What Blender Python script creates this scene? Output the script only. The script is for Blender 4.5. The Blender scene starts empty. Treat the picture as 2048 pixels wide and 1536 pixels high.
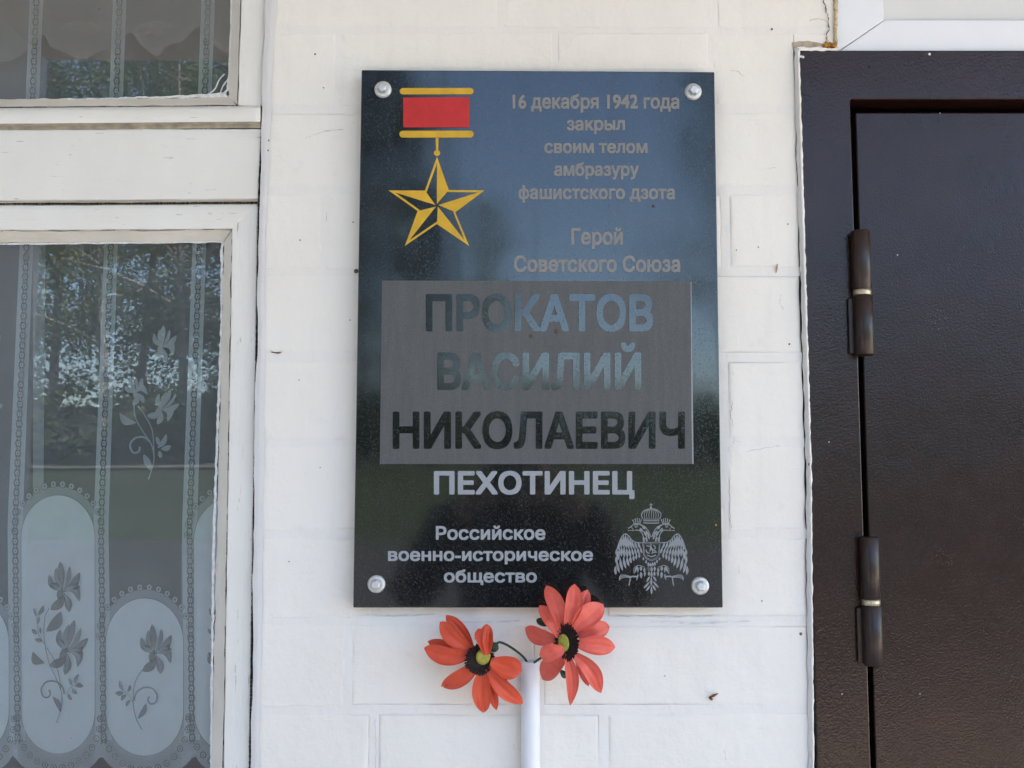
import bpy, math, random
from mathutils import Vector, noise as mnoise
R = math.radians
random.seed(7)
S = bpy.context.scene
COL = S.collection

# ---------------------------------------------------------------- camera, sky, sun, exposure
CAMD, CAMH, PITCH, F = 1.14, 1.5, R(5.2), 2040.0
cam_data = bpy.data.cameras.new('camera')
cam_data.sensor_width = 36.0
cam_data.lens = 36.0 * F / 2048.0
cam_data.clip_start = 0.02
cam_data.clip_end = 2000
cam = bpy.data.objects.new('camera', cam_data)
COL.objects.link(cam)
cam.location = (0, -CAMD, CAMH)
cam.rotation_euler = (R(90) + PITCH, 0, 0)
S.camera = cam

SUN_EL, SUN_ROT = R(55), R(65)      # the sun stands behind the building
world = bpy.data.worlds.new('World')
S.world = world
world.use_nodes = True
wn = world.node_tree
bg = wn.nodes['Background']
sky = wn.nodes.new('ShaderNodeTexSky')
sky.sky_type = 'NISHITA'
sky.sun_disc = False
sky.sun_elevation = SUN_EL
sky.sun_rotation = SUN_ROT
sky.air_density = 1.0
sky.dust_density = 0.6
sky.ozone_density = 2.2
wn.links.new(sky.outputs[0], bg.inputs[0])
bg.inputs[1].default_value = 0.13
sun_data = bpy.data.lights.new('sun', 'SUN')
sun_data.energy = 5.0
sun_data.angle = R(0.53)
sun_data.color = (1.0, 0.89, 0.74)
sun = bpy.data.objects.new('sun', sun_data)
COL.objects.link(sun)
sun.rotation_euler = (-(R(90) - SUN_EL), 0, -SUN_ROT)
S.view_settings.view_transform = 'Standard'
S.view_settings.look = 'None'
S.view_settings.gamma = 1
S.view_settings.use_curve_mapping = False
S.view_settings.exposure = 2.62
S.render.engine = 'CYCLES'
S.cycles.use_denoising = True
S.cycles.max_bounces = 10
S.cycles.transparent_max_bounces = 24
S.cycles.sample_clamp_indirect = 6

# ---------------------------------------------------------------- helpers
CP, SP = math.cos(PITCH), math.sin(PITCH)
def P(px, py, Y=0.0):
    """point of the photograph (2048 x 1536) laid on the vertical plane y = Y of the facade"""
    u, v = (px - 1024) / F, (768 - py) / F
    t = (Y + CAMD) / (CP - v * SP)
    return Vector((u * t, Y, CAMH + t * (SP + v * CP)))

ORG = {}
def org(o):
    return ORG.get(o.name, Vector((0, 0, 0))) if o is not None else Vector((0, 0, 0))

def props(o, label=None, cat=None, group=None, kind=None):
    if label: o['label'] = label
    if cat: o['category'] = cat
    if group: o['group'] = group
    if kind: o['kind'] = kind
    return o

def thing(name, base, label, cat, group=None):
    o = bpy.data.objects.new(name, None)
    o.empty_display_size = 0.05
    COL.objects.link(o)
    o.location = base
    ORG[o.name] = Vector(base)
    return props(o, label, cat, group)

def mesh(name, verts, faces, mat, parent=None, smooth=False, bevel=0, seg=2, solid=0, sub=0):
    b = org(parent)
    me = bpy.data.meshes.new(name)
    me.from_pydata([tuple(Vector(v) - b) for v in verts], [], faces)
    me.materials.append(mat)
    if smooth:
        me.polygons.foreach_set('use_smooth', [True] * len(me.polygons))
    me.update()
    o = bpy.data.objects.new(name, me)
    COL.objects.link(o)
    if parent is not None:
        o.parent = parent
    ORG[o.name] = b
    if solid:
        m = o.modifiers.new('Solidify', 'SOLIDIFY'); m.thickness = solid; m.offset = 0
    if bevel:
        m = o.modifiers.new('Bevel', 'BEVEL'); m.width = bevel; m.segments = seg; m.limit_method = 'ANGLE'; m.angle_limit = R(35)
        me.polygons.foreach_set('use_smooth', [True] * len(me.polygons))
        w = o.modifiers.new('Normals', 'WEIGHTED_NORMAL'); w.keep_sharp = False
    if sub:
        m = o.modifiers.new('Subdivision', 'SUBSURF'); m.levels = sub; m.render_levels = sub
    return o

def boxg(x0, x1, y0, y1, z0, z1):
    v = [(x0,y0,z0),(x1,y0,z0),(x1,y1,z0),(x0,y1,z0),(x0,y0,z1),(x1,y0,z1),(x1,y1,z1),(x0,y1,z1)]
    f = [(0,3,2,1),(4,5,6,7),(0,1,5,4),(1,2,6,5),(2,3,7,6),(3,0,4,7)]
    return v, f

def box(name, x0, x1, y0, y1, z0, z1, mat, parent=None, bevel=0):
    v, f = boxg(x0, x1, y0, y1, z0, z1)
    return mesh(name, v, f, mat, parent, bevel=bevel)

def n1(a, b, c=0.0, s=1.0):
    return mnoise.noise(Vector((a * s, b * s, c)))

def slab(name, quad, Ys, back, mat, parent, nu=24, nv=3, jit=0.0006, bevel=0.0015, edge=0.0):
    """prism whose front is a quad given in photo points (TL, TR, BR, BL) with a depth per corner,
    subdivided and slightly uneven like old painted timber; back = depth of its rear face"""
    q = [P(*quad[i], Ys[i]) for i in range(4)]
    V, Fc = [], []
    seed = random.random() * 90
    for j in range(nv + 1):
        for i in range(nu + 1):
            a, b = i / nu, j / nv
            top = q[0].lerp(q[1], a); bot = q[3].lerp(q[2], a)
            p = top.lerp(bot, b)
            n = n1(p.x * 25, p.z * 25, seed) * jit
            p = p + Vector((0, n * 0.8, 0))
            if j in (0, nv): p.z += n1(p.x * 60, seed, 3) * (jit + edge)
            if i in (0, nu): p.x += n1(p.z * 60, seed, 7) * (jit + edge)
            V.append(p)
    W = nu + 1
    for j in range(nv):
        for i in range(nu):
            Fc.append((j*W+i, (j+1)*W+i, (j+1)*W+i+1, j*W+i+1))
    rim = [i for i in range(W)] + [j*W+nu for j in range(1, nv+1)] + [nv*W+i for i in range(nu-1, -1, -1)] + [j*W for j in range(nv-1, 0, -1)]
    k = len(V)
    for r in rim:
        p = V[r].copy(); p.y = back; V.append(p)
    n = len(rim)
    for i in range(n):
        a, b = rim[i], rim[(i+1) % n]
        Fc.append((a, b, k + (i+1) % n, k + i))
    Fc.append(tuple(k + i for i in range(n)))
    return mesh(name, V, Fc, mat, parent, bevel=bevel)

def patch(name, left, right, Y, thick, mat, parent, n=60, rag=0.002, freq=60, soft=0.35):
    """ragged raised strip between two photo polylines (lists of points, same order)"""
    def at(pl, t):
        s = t * (len(pl) - 1); i = min(int(s), len(pl) - 2); f = s - i
        return (pl[i][0]*(1-f)+pl[i+1][0]*f, pl[i][1]*(1-f)+pl[i+1][1]*f)
    V, Fc = [], []
    sd = random.random() * 50
    for i in range(n + 1):
        t = i / n
        a = P(*at(left, t), Y); b = P(*at(right, t), Y)
        d = (b - a)
        if d.length < 1e-6: d = Vector((1e-6, 0, 0))
        dn = d.normalized()
        ln = (a.z + a.x) * freq
        a = a + dn * (mnoise.noise(Vector((ln, sd, 0))) + 0.5 * mnoise.noise(Vector((ln * 3.1, sd, 4)))) * rag
        b = b + dn * (mnoise.noise(Vector((ln, sd, 9))) + 0.5 * mnoise.noise(Vector((ln * 2.7, sd, 14)))) * rag
        for f, y in ((0, 0.0), (soft * 0.5, -thick), (1 - soft * 0.5, -thick), (1, 0.0)):
            p = a.lerp(b, f); p.y = Y + y - (0.0001 if y == 0 else 0); V.append(p)
    for i in range(n):
        for k in range(3):
            Fc.append((i*4+k, i*4+k+1, (i+1)*4+k+1, (i+1)*4+k))
    return mesh(name, V, Fc, mat, parent, smooth=True)

def tube_geo(pts, rad, seg=8, closed=False):
    V, Fc = [], []
    n = len(pts)
    prev = None
    for i, p in enumerate(pts):
        p = Vector(p)
        a = Vector(pts[max(i-1, 0)]); b = Vector(pts[min(i+1, n-1)])
        d = (b - a).normalized()
        up = Vector((0, 1, 0)) if abs(d.y) < 0.9 else Vector((1, 0, 0))
        if prev is None: s = d.cross(up).normalized()
        else:
            s = (prev - d * prev.dot(d)).normalized()
        prev = s
        w = d.cross(s)
        r = rad[i] if isinstance(rad, (list, tuple)) else rad
        for k in range(seg):
            t = 2 * math.pi * k / seg
            V.append(p + (s * math.cos(t) + w * math.sin(t)) * r)
    for i in range(n - 1):
        for k in range(seg):
            Fc.append((i*seg+k, i*seg+(k+1) % seg, (i+1)*seg+(k+1) % seg, (i+1)*seg+k))
    Fc.append(tuple(range(seg))[::-1]); Fc.append(tuple((n-1)*seg+k for k in range(seg)))
    return V, Fc

def tube(name, pts, rad, mat, parent=None, seg=8):
    v, f = tube_geo(pts, rad, seg)
    return mesh(name, v, f, mat, parent, smooth=True)

def lathe(name, c, prof, mat, parent=None, seg=32, axis='z', phase=0, smooth=True, bevel=0):
    """prof: (radius, height) pairs along the axis"""
    V, Fc = [], []
    c = Vector(c)
    for r, h in prof:
        for k in range(seg):
            t = 2*math.pi*k/seg + phase
            if axis == 'z': V.append(c + Vector((r*math.cos(t), r*math.sin(t), h)))
            else: V.append(c + Vector((r*math.cos(t), h, r*math.sin(t))))
    n = len(prof)
    for i in range(n-1):
        for k in range(seg):
            q = (i*seg+k, i*seg+(k+1) % seg, (i+1)*seg+(k+1) % seg, (i+1)*seg+k)
            Fc.append(q if axis == 'z' else q[::-1])
    if prof[0][0] > 1e-5: Fc.append(tuple(range(seg)))
    if prof[-1][0] > 1e-5: Fc.append(tuple((n-1)*seg+k for k in range(seg)))
    return mesh(name, V, Fc, mat, parent, smooth=smooth, bevel=bevel)

class Draw:
    """flat shapes drawn in photo points and laid on a surface: Y may be a function of x, y"""
    def __init__(s, Y): s.Y = Y; s.V = []; s.F = []; s.k = 0
    def pt(s, x, y):
        Y = s.Y(x, y) if callable(s.Y) else s.Y
        return P(x, y, Y - (s.k % 12) * 0.000012)
    def poly(s, pts):
        cx = sum(p[0] for p in pts)/len(pts); cy = sum(p[1] for p in pts)/len(pts)
        b = len(s.V)
        s.V.append(s.pt(cx, cy)); s.V += [s.pt(*p) for p in pts]
        n = len(pts)
        area = sum(pts[i][0]*pts[(i+1) % n][1]-pts[(i+1) % n][0]*pts[i][1] for i in range(n))
        for i in range(n):
            a, c = b+1+i, b+1+(i+1) % n
            s.F.append((b, c, a) if area > 0 else (b, a, c))
        s.k += 1
    def leaf(s, x0, y0, x1, y1, w, bend=0.0, n=8, belly=0.5):
        dx, dy = x1-x0, y1-y0; L = math.hypot(dx, dy) or 1
        nx, ny = -dy/L, dx/L
        A, B = [], []
        for i in range(n+1):
            t = i/n
            ww = w*0.5*math.sin(math.pi*t**(math.log(0.5)/math.log(belly)))**0.8 if 0 < t < 1 else 0
            o = bend*math.sin(math.pi*t)*L
            cx, cy = x0+dx*t+nx*o, y0+dy*t+ny*o
            A.append((cx+nx*ww, cy+ny*ww)); B.append((cx-nx*ww, cy-ny*ww))
        for i in range(n):
            s.quad([A[i], A[i+1], B[i+1], B[i]], False)
        s.k += 1
    def quad(s, p, step=True):
        b = len(s.V); s.V += [s.pt(*q) for q in p]
        n = len(p)
        area = sum(p[i][0]*p[(i+1) % n][1]-p[(i+1) % n][0]*p[i][1] for i in range(n))
        s.F.append(tuple(b+i for i in range(n))[::-1] if area > 0 else tuple(b+i for i in range(n)))
        if step: s.k += 1
    def line(s, pts, w, taper=False):
        n = len(pts)
        E = []
        for i in range(n):
            a, b = pts[max(i-1, 0)], pts[min(i+1, n-1)]
            dx, dy = b[0]-a[0], b[1]-a[1]; L = math.hypot(dx, dy) or 1
            ww = w*0.5*((1-i/(n-1)*0.7) if taper else 1)
            E.append(((pts[i][0]-dy/L*ww, pts[i][1]+dx/L*ww), (pts[i][0]+dy/L*ww, pts[i][1]-dx/L*ww)))
        for i in range(n-1):
            s.quad([E[i][0], E[i+1][0], E[i+1][1], E[i][1]], False)
        s.k += 1
    def ring(s, cx, cy, r, w, sx=1.0, n=14):
        s.line([(cx+r*sx*math.cos(2*math.pi*i/n), cy+r*math.sin(2*math.pi*i/n)) for i in range(n+1)], w)
    def dot(s, cx, cy, r, sx=1.0, n=12):
        s.poly([(cx+r*sx*math.cos(2*math.pi*i/n), cy+r*math.sin(2*math.pi*i/n)) for i in range(n)])
    def build(s, name, mat, parent):
        return mesh(name, s.V, s.F, mat, parent)

def smooth_line(pts, n=5):
    """Catmull-Rom through the points"""
    out = []
    for i in range(len(pts)-1):
        p0 = pts[max(i-1, 0)]; p1 = pts[i]; p2 = pts[i+1]; p3 = pts[min(i+2, len(pts)-1)]
        for k in range(n):
            t = k/n
            out.append(tuple(0.5*((2*b)+(c-a)*t+(2*a-5*b+4*c-d)*t*t+(3*b-a-3*c+d)*t**3) for a, b, c, d in zip(p0, p1, p2, p3)))
    out.append(tuple(pts[-1]))
    return out

# ---------------------------------------------------------------- materials
class NT:
    def __init__(s, name):
        s.m = bpy.data.materials.new(name); s.m.use_nodes = True
        s.t = s.m.node_tree; s.n = s.t.nodes; s.l = s.t.links
        s.b = s.n['Principled BSDF']; s.out = s.n['Material Output']
        s.geo = s.n.new('ShaderNodeNewGeometry')
    def vec(s, sx=1, sy=1, sz=1):
        m = s.n.new('ShaderNodeMapping'); m.inputs['Scale'].default_value = (sx, sy, sz)
        s.l.new(s.geo.outputs['Position'], m.inputs[0]); return m.outputs[0]
    def noise(s, scale, detail=3, st=(1, 1, 1), rough=0.55, dist=0):
        n = s.n.new('ShaderNodeTexNoise'); n.inputs['Scale'].default_value = scale
        n.inputs['Detail'].default_value = detail; n.inputs['Roughness'].default_value = rough
        n.inputs['Distortion'].default_value = dist
        s.l.new(s.vec(*st), n.inputs['Vector']); return n.outputs['Fac']
    def voro(s, scale, feature='F1', st=(1, 1, 1), out='Distance'):
        n = s.n.new('ShaderNodeTexVoronoi'); n.inputs['Scale'].default_value = scale; n.feature = feature
        s.l.new(s.vec(*st), n.inputs['Vector']); return n.outputs[out]
    def ramp(s, f, a, b, ca=(0, 0, 0), cb=(1, 1, 1)):
        r = s.n.new('ShaderNodeValToRGB'); e = r.color_ramp.elements
        e[0].position = a; e[1].position = b; e[0].color = (*ca, 1); e[1].color = (*cb, 1)
        s.l.new(f, r.inputs[0]); return r.outputs[0]
    def mix(s, f, a, b, mode='MIX'):
        m = s.n.new('ShaderNodeMix'); m.data_type = 'RGBA'; m.blend_type = mode
        for i, v in ((0, f), (6, a), (7, b)):
            if hasattr(v, 'links') or isinstance(v, bpy.types.NodeSocket): s.l.new(v, m.inputs[i])
            elif i == 0: m.inputs[0].default_value = v
            else: m.inputs[i].default_value = (*v, 1)
        return m.outputs[2]
    def math(s, op, a, b=0.0):
        m = s.n.new('ShaderNodeMath'); m.operation = op
        for i, v in ((0, a), (1, b)):
            if isinstance(v, bpy.types.NodeSocket): s.l.new(v, m.inputs[i])
            else: m.inputs[i].default_value = v
        return m.outputs[0]
    def bump(s, h, dist, strength=1.0, prev=None):
        b = s.n.new('ShaderNodeBump'); b.inputs['Strength'].default_value = strength
        b.inputs['Distance'].default_value = dist
        s.l.new(h, b.inputs['Height'])
        if prev is not None: s.l.new(prev, b.inputs['Normal'])
        return b.outputs[0]
    def set(s, **k):
        names = dict(col='Base Color', rough='Roughness', metal='Metallic', ior='IOR', nrm='Normal', alpha='Alpha', coat='Coat Weight', spec='Specular IOR Level', sheen='Sheen Weight')
        for a, v in k.items():
            i = s.b.inputs[names[a]]
            if isinstance(v, bpy.types.NodeSocket): s.l.new(v, i)
            elif a == 'col': i.default_value = (*v, 1)
            else: i.default_value = v
        return s.m

def plain(name, col, rough=0.5, metal=0, ior=1.45, var=0.12, scale=40, bump=0.0, bscale=300):
    t = NT(name)
    f = t.noise(scale, 4)
    c = t.mix(t.ramp(f, 0.3, 0.7), tuple(x*(1-var) for x in col), tuple(min(1, x*(1+var)) for x in col))
    k = dict(col=c, rough=rough, metal=metal, ior=ior)
    if bump: k['nrm'] = t.bump(t.noise(bscale, 3), bump)
    return t.set(**k)

# whitewashed masonry
def wall_mat(name, a, b, dirt):
    t = NT(name)
    big = t.ramp(t.noise(3.2, 4), 0.35, 0.7)
    c = t.mix(big, a, b)
    sm = t.ramp(t.noise(38, 5, rough=0.7), 0.60, 0.82)
    c = t.mix(t.math('MULTIPLY', sm, 0.35), c, dirt)
    sp = t.ramp(t.noise(260, 2), 0.76, 0.80)
    c = t.mix(t.math('MULTIPLY', sp, 0.45), c, (0.35, 0.32, 0.28))
    # rain streaks and faint hairlines
    st = t.ramp(t.noise(60, 4, st=(1, 1, 0.12), rough=0.6), 0.58, 0.8)
    c = t.mix(t.math('MULTIPLY', st, 0.16), c, dirt)
    b1 = t.bump(t.noise(24, 5, rough=0.62), 0.0034, 0.75)
    b1 = t.bump(t.noise(120, 3, st=(0.25, 1, 1)), 0.0006, 0.6, b1)
    b2 = t.bump(t.noise(220, 4, rough=0.6), 0.0004, 0.6, b1)
    return t.set(col=c, rough=0.62, nrm=b2)
M_wall = wall_mat('whitewash', (0.83, 0.78, 0.705), (0.865, 0.825, 0.76), (0.60, 0.555, 0.50))
M_joint = wall_mat('whitewashed_mortar', (0.81, 0.765, 0.705), (0.84, 0.805, 0.755), (0.54, 0.50, 0.45))
M_skim = wall_mat('plaster_skim', (0.66, 0.635, 0.61), (0.72, 0.70, 0.68), (0.52, 0.49, 0.46))
M_facade = wall_mat('facade_paint', (0.74, 0.73, 0.70), (0.80, 0.79, 0.77), (0.6, 0.58, 0.54))

def wood_mat(name, a, b, horiz=True):
    t = NT(name)
    st = (0.12, 1, 1) if horiz else (1, 1, 0.12)
    c = t.mix(t.ramp(t.noise(9, 4), 0.3, 0.7), a, b)
    g = t.noise(190, 4, st=st, rough=0.7)
    crack = t.ramp(g, 0.655, 0.70)
    patchy = t.ramp(t.noise(16, 3), 0.5, 0.62)
    c = t.mix(t.math('MULTIPLY', t.math('MULTIPLY', crack, patchy), 0.75), c, (0.30, 0.26, 0.20))
    stain = t.ramp(t.noise(22, 5, st=st, rough=0.7), 0.58, 0.80)
    c = t.mix(t.math('MULTIPLY', stain, 0.40), c, (0.52, 0.46, 0.36))
    flick = t.ramp(t.noise(420, 2, st=st), 0.72, 0.76)
    c = t.mix(t.math('MULTIPLY', flick, 0.6), c, (0.28, 0.25, 0.21))
    n = t.bump(g, 0.0009, 0.7)
    n = t.bump(t.noise(50, 3), 0.0012, 0.5, n)
    return t.set(col=c, rough=0.48, nrm=n)
M_wood_h = wood_mat('old_white_paint_horizontal', (0.765, 0.735, 0.67), (0.82, 0.795, 0.735), True)
M_wood_v = wood_mat('old_white_paint_vertical', (0.765, 0.735, 0.675), (0.81, 0.785, 0.73), False)
M_bead_h = wood_mat('dingy_bead_paint_horizontal', (0.62, 0.555, 0.46), (0.74, 0.69, 0.60), True)
M_bead_v = wood_mat('dingy_bead_paint_vertical', (0.66, 0.615, 0.53), (0.76, 0.72, 0.65), False)
M_smear = plain('paint_smear', (0.68, 0.675, 0.66), 0.6, var=0.15, scale=200, bump=0.0006)
M_dark = plain('crevice_dark', (0.02, 0.018, 0.015), 0.9)
M_crack = plain('crack_dirt', (0.13, 0.11, 0.09), 0.9, var=0.5, scale=120)

# polished granite
t = NT('polished_black_granite')
f1 = t.voro(1050, out='Color'); bw = t.n.new('ShaderNodeSeparateColor'); t.l.new(f1, bw.inputs[0])
fleck = t.ramp(bw.outputs[0], 0.80, 1.0)
grain = t.ramp(t.noise(900, 3, rough=0.7), 0.35, 0.75)
c = t.mix(grain, (0.004, 0.0048, 0.0048), (0.017, 0.020, 0.020))
c = t.mix(t.math('MULTIPLY', fleck, 0.5), c, (0.045, 0.054, 0.060))
dust = t.ramp(t.noise(26, 5, st=(1, 1, 0.22), rough=0.65), 0.45, 0.85)
c = t.mix(t.math('MULTIPLY', dust, 0.06), c, (0.16, 0.16, 0.155))
rg = t.math('ADD', t.math('MULTIPLY', fleck, 0.14), 0.045)
rg = t.math('ADD', rg, t.math('MULTIPLY', t.ramp(t.noise(70, 4, st=(1, 1, 0.05)), 0.5, 0.8), 0.10))
rg = t.math('ADD', rg, t.math('MULTIPLY', grain, 0.05))
M_granite = t.set(col=c, rough=rg, ior=1.63, nrm=t.bump(t.noise(14, 2), 0.0006, 0.25))
def stone_print(name, col, var=0.25, rough=0.55, streak=True):
    t = NT(name)
    g = t.ramp(t.noise(800, 3, rough=0.7), 0.3, 0.75)
    c = t.mix(g, tuple(x*(1-var) for x in col), tuple(x*(1+var) for x in col))
    if streak:
        s = t.ramp(t.noise(170, 4, st=(1, 1, 0.10), rough=0.6), 0.40, 0.75)
        c = t.mix(t.math('MULTIPLY', s, 0.45), c, tuple(x*0.60 for x in col))
    return t.set(col=c, rough=rough, nrm=t.bump(t.noise(900, 2), 0.0001, 0.5))
M_frost = stone_print('sandblasted_panel', (0.098, 0.099, 0.098), 0.35, 0.62)
M_let_dim = stone_print('darker_grey_print', (0.225, 0.213, 0.20), 0.12, 0.6, False)  # darker, warmer grey for the upper lines
M_let = stone_print('grey_print', (0.30, 0.315, 0.335), 0.10, 0.6, False)
M_gold = plain('gold_enamel', (0.62, 0.36, 0.015), 0.45, var=0.12, scale=60, bump=0.0002)
M_red = plain('red_enamel', (0.52, 0.018, 0.014), 0.42, var=0.12, scale=50, bump=0.0002)

M_zinc = plain('zinc_steel', (0.60, 0.61, 0.62), 0.45, metal=0.65, var=0.15, scale=180, bump=0.0001, bscale=600)
M_washer = plain('dull_zinc_washer', (0.62, 0.62, 0.60), 0.45, metal=0.5, var=0.2, scale=220, bump=0.0001)
M_brass = plain('brass_ring', (0.55, 0.48, 0.34), 0.35, metal=0.8, var=0.2, scale=160)

# embossed brown powder coat
t = NT('brown_powder_coat')
c = t.mix(t.ramp(t.noise(14, 4), 0.35, 0.7), (0.0190, 0.0072, 0.0054), (0.0250, 0.0098, 0.0074))
spots = t.ramp(t.noise(75, 4), 0.68, 0.76)
c = t.mix(t.math('MULTIPLY', spots, 0.5), c, (0.012, 0.007, 0.006))
n = t.bump(t.noise(430, 2, st=(1, 1, 1.1), rough=0.45, dist=0.1), 0.00060, 0.6)
n = t.bump(t.noise(16, 2), 0.002, 0.3, n)
rr = t.math('ADD', t.math('MULTIPLY', t.ramp(t.noise(40, 4), 0.3, 0.8), 0.10), 0.15)
M_door = t.set(col=c, rough=rr, ior=1.45, spec=0.44, nrm=n)
M_hinge = plain('brown_hinge_paint', (0.024, 0.012, 0.009), 0.33, var=0.2, scale=120, bump=0.0003, bscale=260)
M_pvc = plain('white_pvc', (0.80, 0.81, 0.83), 0.28, var=0.015, scale=20, bump=0.0003, bscale=12)
M_pvc2 = plain('grey_white_pvc_panel', (0.70, 0.70, 0.68), 0.3, var=0.02, scale=20)
M_foam = plain('orange_foam', (0.42, 0.19, 0.03), 0.85, var=0.5, scale=200, bump=0.002)
M_tube = plain('white_plastic_tube', (0.80, 0.80, 0.82), 0.33, var=0.02, scale=60, bump=0.0004, bscale=40)
M_rust = plain('rusty_iron', (0.16, 0.07, 0.03), 0.8, var=0.4, scale=300)

# glass
t = NT('window_glass')
t.n.remove(t.b)
fr = t.n.new('ShaderNodeFresnel'); fr.inputs['IOR'].default_value = 1.6
gl = t.n.new('ShaderNodeBsdfGlossy'); gl.inputs['Roughness'].default_value = 0.012
tr = t.n.new('ShaderNodeBsdfTransparent'); tr.inputs[0].default_value = (0.95, 0.965, 0.96, 1)
df = t.n.new('ShaderNodeBsdfDiffuse'); df.inputs[0].default_value = (0.5, 0.5, 0.5, 1)
m1 = t.n.new('ShaderNodeMixShader'); m2 = t.n.new('ShaderNodeMixShader')
nb = t.bump(t.noise(4, 1), 0.0007, 0.22)
t.l.new(nb, gl.inputs['Normal'])
t.l.new(fr.outputs[0], m1.inputs[0]); t.l.new(tr.outputs[0], m1.inputs[1]); t.l.new(gl.outputs[0], m1.inputs[2])
du = t.math('ADD', t.math('MULTIPLY', t.ramp(t.noise(30, 5, rough=0.7), 0.45, 0.85), 0.06), 0.035)
du = t.math('ADD', du, t.math('MULTIPLY', t.ramp(t.noise(210, 2), 0.76, 0.79), 0.35))
t.l.new(du, m2.inputs[0]); t.l.new(m1.outputs[0], m2.inputs[1]); t.l.new(df.outputs[0], m2.inputs[2])
t.l.new(m2.outputs[0], t.out.inputs[0])
M_glass = t.m

def lace(name, cov, col, weave=0.3):
    t = NT(name)
    t.n.remove(t.b)
    d = t.n.new('ShaderNodeBsdfDiffuse'); d.inputs[0].default_value = (*col, 1)
    tl = t.n.new('ShaderNodeBsdfTranslucent'); tl.inputs[0].default_value = (*col, 1)
    a = t.n.new('ShaderNodeMixShader'); a.inputs[0].default_value = 0.04
    t.l.new(d.outputs[0], a.inputs[1]); t.l.new(tl.outputs[0], a.inputs[2])
    tr = t.n.new('ShaderNodeBsdfTransparent')
    m = t.n.new('ShaderNodeMixShader')
    f1 = t.noise(900, 1, st=(0.25, 1, 1)); f2 = t.noise(14, 3, st=(1, 1, 0.2))
    f = t.math('ADD', t.math('MULTIPLY', f1, weave*cov), t.math('MULTIPLY', f2, weave*cov))
    f = t.math('ADD', f, cov*(1-weave))
    t.l.new(f, m.inputs[0]); t.l.new(tr.outputs[0], m.inputs[1]); t.l.new(a.outputs[0], m.inputs[2])
    t.l.new(m.outputs[0], t.out.inputs[0])
    return t.m
WT = (0.74, 0.80, 0.83)
M_net = lace('sheer_net', 0.20, WT, 0.5)
M_band = lace('woven_band', 0.70, WT)
M_border = lace('dense_net_border', 0.44, WT)
M_medal = lace('dense_medallion_weave', 1.0, WT, 0.12)
M_motif = lace('grey_thread_motif', 0.62, (0.15, 0.155, 0.15))
M_motifl = lace('white_thread_motif', 0.55, WT)
M_ringd = lace('grey_thread_rings', 0.72, (0.13, 0.14, 0.135))
M_val = lace('valance_lace', 0.25, (0.78, 0.76, 0.72))

def petal_mat(name, a, b):
    t = NT(name)
    c = t.mix(t.ramp(t.noise(70, 4), 0.3, 0.7), a, b)
    return t.set(col=c, rough=0.5, nrm=t.bump(t.noise(350, 3), 0.0003, 0.6), sheen=0.15)
M_petA = petal_mat('orange_red_petal', (0.62, 0.060, 0.020), (0.71, 0.090, 0.032))
M_petB = petal_mat('coral_red_petal', (0.66, 0.085, 0.050), (0.74, 0.125, 0.085))
M_floret = plain('black_floret', (0.018, 0.010, 0.009), 0.7, var=0.5, scale=500)
M_floret2 = plain('maroon_floret', (0.10, 0.018, 0.012), 0.7, var=0.4, scale=500)
t = NT('yellow_green_centre')
c = t.mix(t.ramp(t.noise(300, 3), 0.35, 0.7), (0.32, 0.29, 0.035), (0.44, 0.41, 0.07))
M_disc = t.set(col=c, rough=0.6, nrm=t.bump(t.voro(900), 0.0008, 0.8))
M_leaf = plain('dark_green_plastic', (0.02, 0.055, 0.022), 0.5, var=0.3, scale=200, bump=0.0004)

# surroundings
M_pave = plain('warm_bounce_yard', (0.56, 0.48, 0.39), 0.85, var=0.12, scale=4, bump=0.003, bscale=60)  # unseen ground, made pale and warm to bounce light onto the facade
M_grass = plain('lawn', (0.026, 0.042, 0.015), 0.9, var=0.35, scale=3, bump=0.03, bscale=20)
M_road = plain('asphalt_road', (0.046, 0.046, 0.050), 0.85, var=0.15, scale=6)
M_kerb = plain('worn_kerb_stone', (0.13, 0.12, 0.11), 0.85, var=0.2, scale=3)
M_ceiling = plain('canopy_boards', (0.52, 0.46, 0.40), 0.7, var=0.06, scale=5)
M_side = plain('porch_cladding', (0.50, 0.50, 0.49), 0.6, var=0.05, scale=4)
M_bark = plain('birch_bark', (0.30, 0.29, 0.26), 0.8, var=0.6, scale=9)
M_barkd = plain('dark_bark', (0.07, 0.055, 0.045), 0.9, var=0.3, scale=9)
M_lv = plain('spring_birch_leaves', (0.105, 0.15, 0.048), 0.6, var=0.35, scale=1.3)
M_sp = plain('spruce_needles', (0.018, 0.038, 0.018), 0.7, var=0.35, scale=1.3)
M_bush = plain('hedge_leaves', (0.045, 0.07, 0.028), 0.7, var=0.35, scale=1.3)
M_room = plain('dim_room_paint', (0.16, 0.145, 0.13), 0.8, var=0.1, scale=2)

# ================================================================= setting
paving = box('paved_yard', -45, 45, -4.1, 0.0, -0.2, 0.0, M_pave); props(paving, kind='structure')
props(box('asphalt_yard', -45, 45, -22.0, -4.102, -0.2, -0.01, M_road), kind='structure')
def sheet(name, x0, x1, y0, y1, z, mat, n=1, amp=0, z1=None):
    V, Fc = [], []
    for j in range(n+1):
        for i in range(n+1):
            x, y = x0+(x1-x0)*i/n, y0+(y1-y0)*j/n
            V.append((x, y, (z if z1 is None else z+(z1-z)*j/n) + amp*n1(x*0.2, y*0.2)))
    for j in range(n):
        for i in range(n):
            a = j*(n+1)+i
            Fc.append((a, a+1, a+n+2, a+n+1))
    o = mesh(name, V, Fc, mat); return props(o, kind='structure')
sheet('ground', -600, 600, -600, 60, -0.25, M_grass)
sheet('lawn', -60, 60, -34, -22.002, 1.9, M_grass, 24, 0.06, -0.02)
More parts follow.
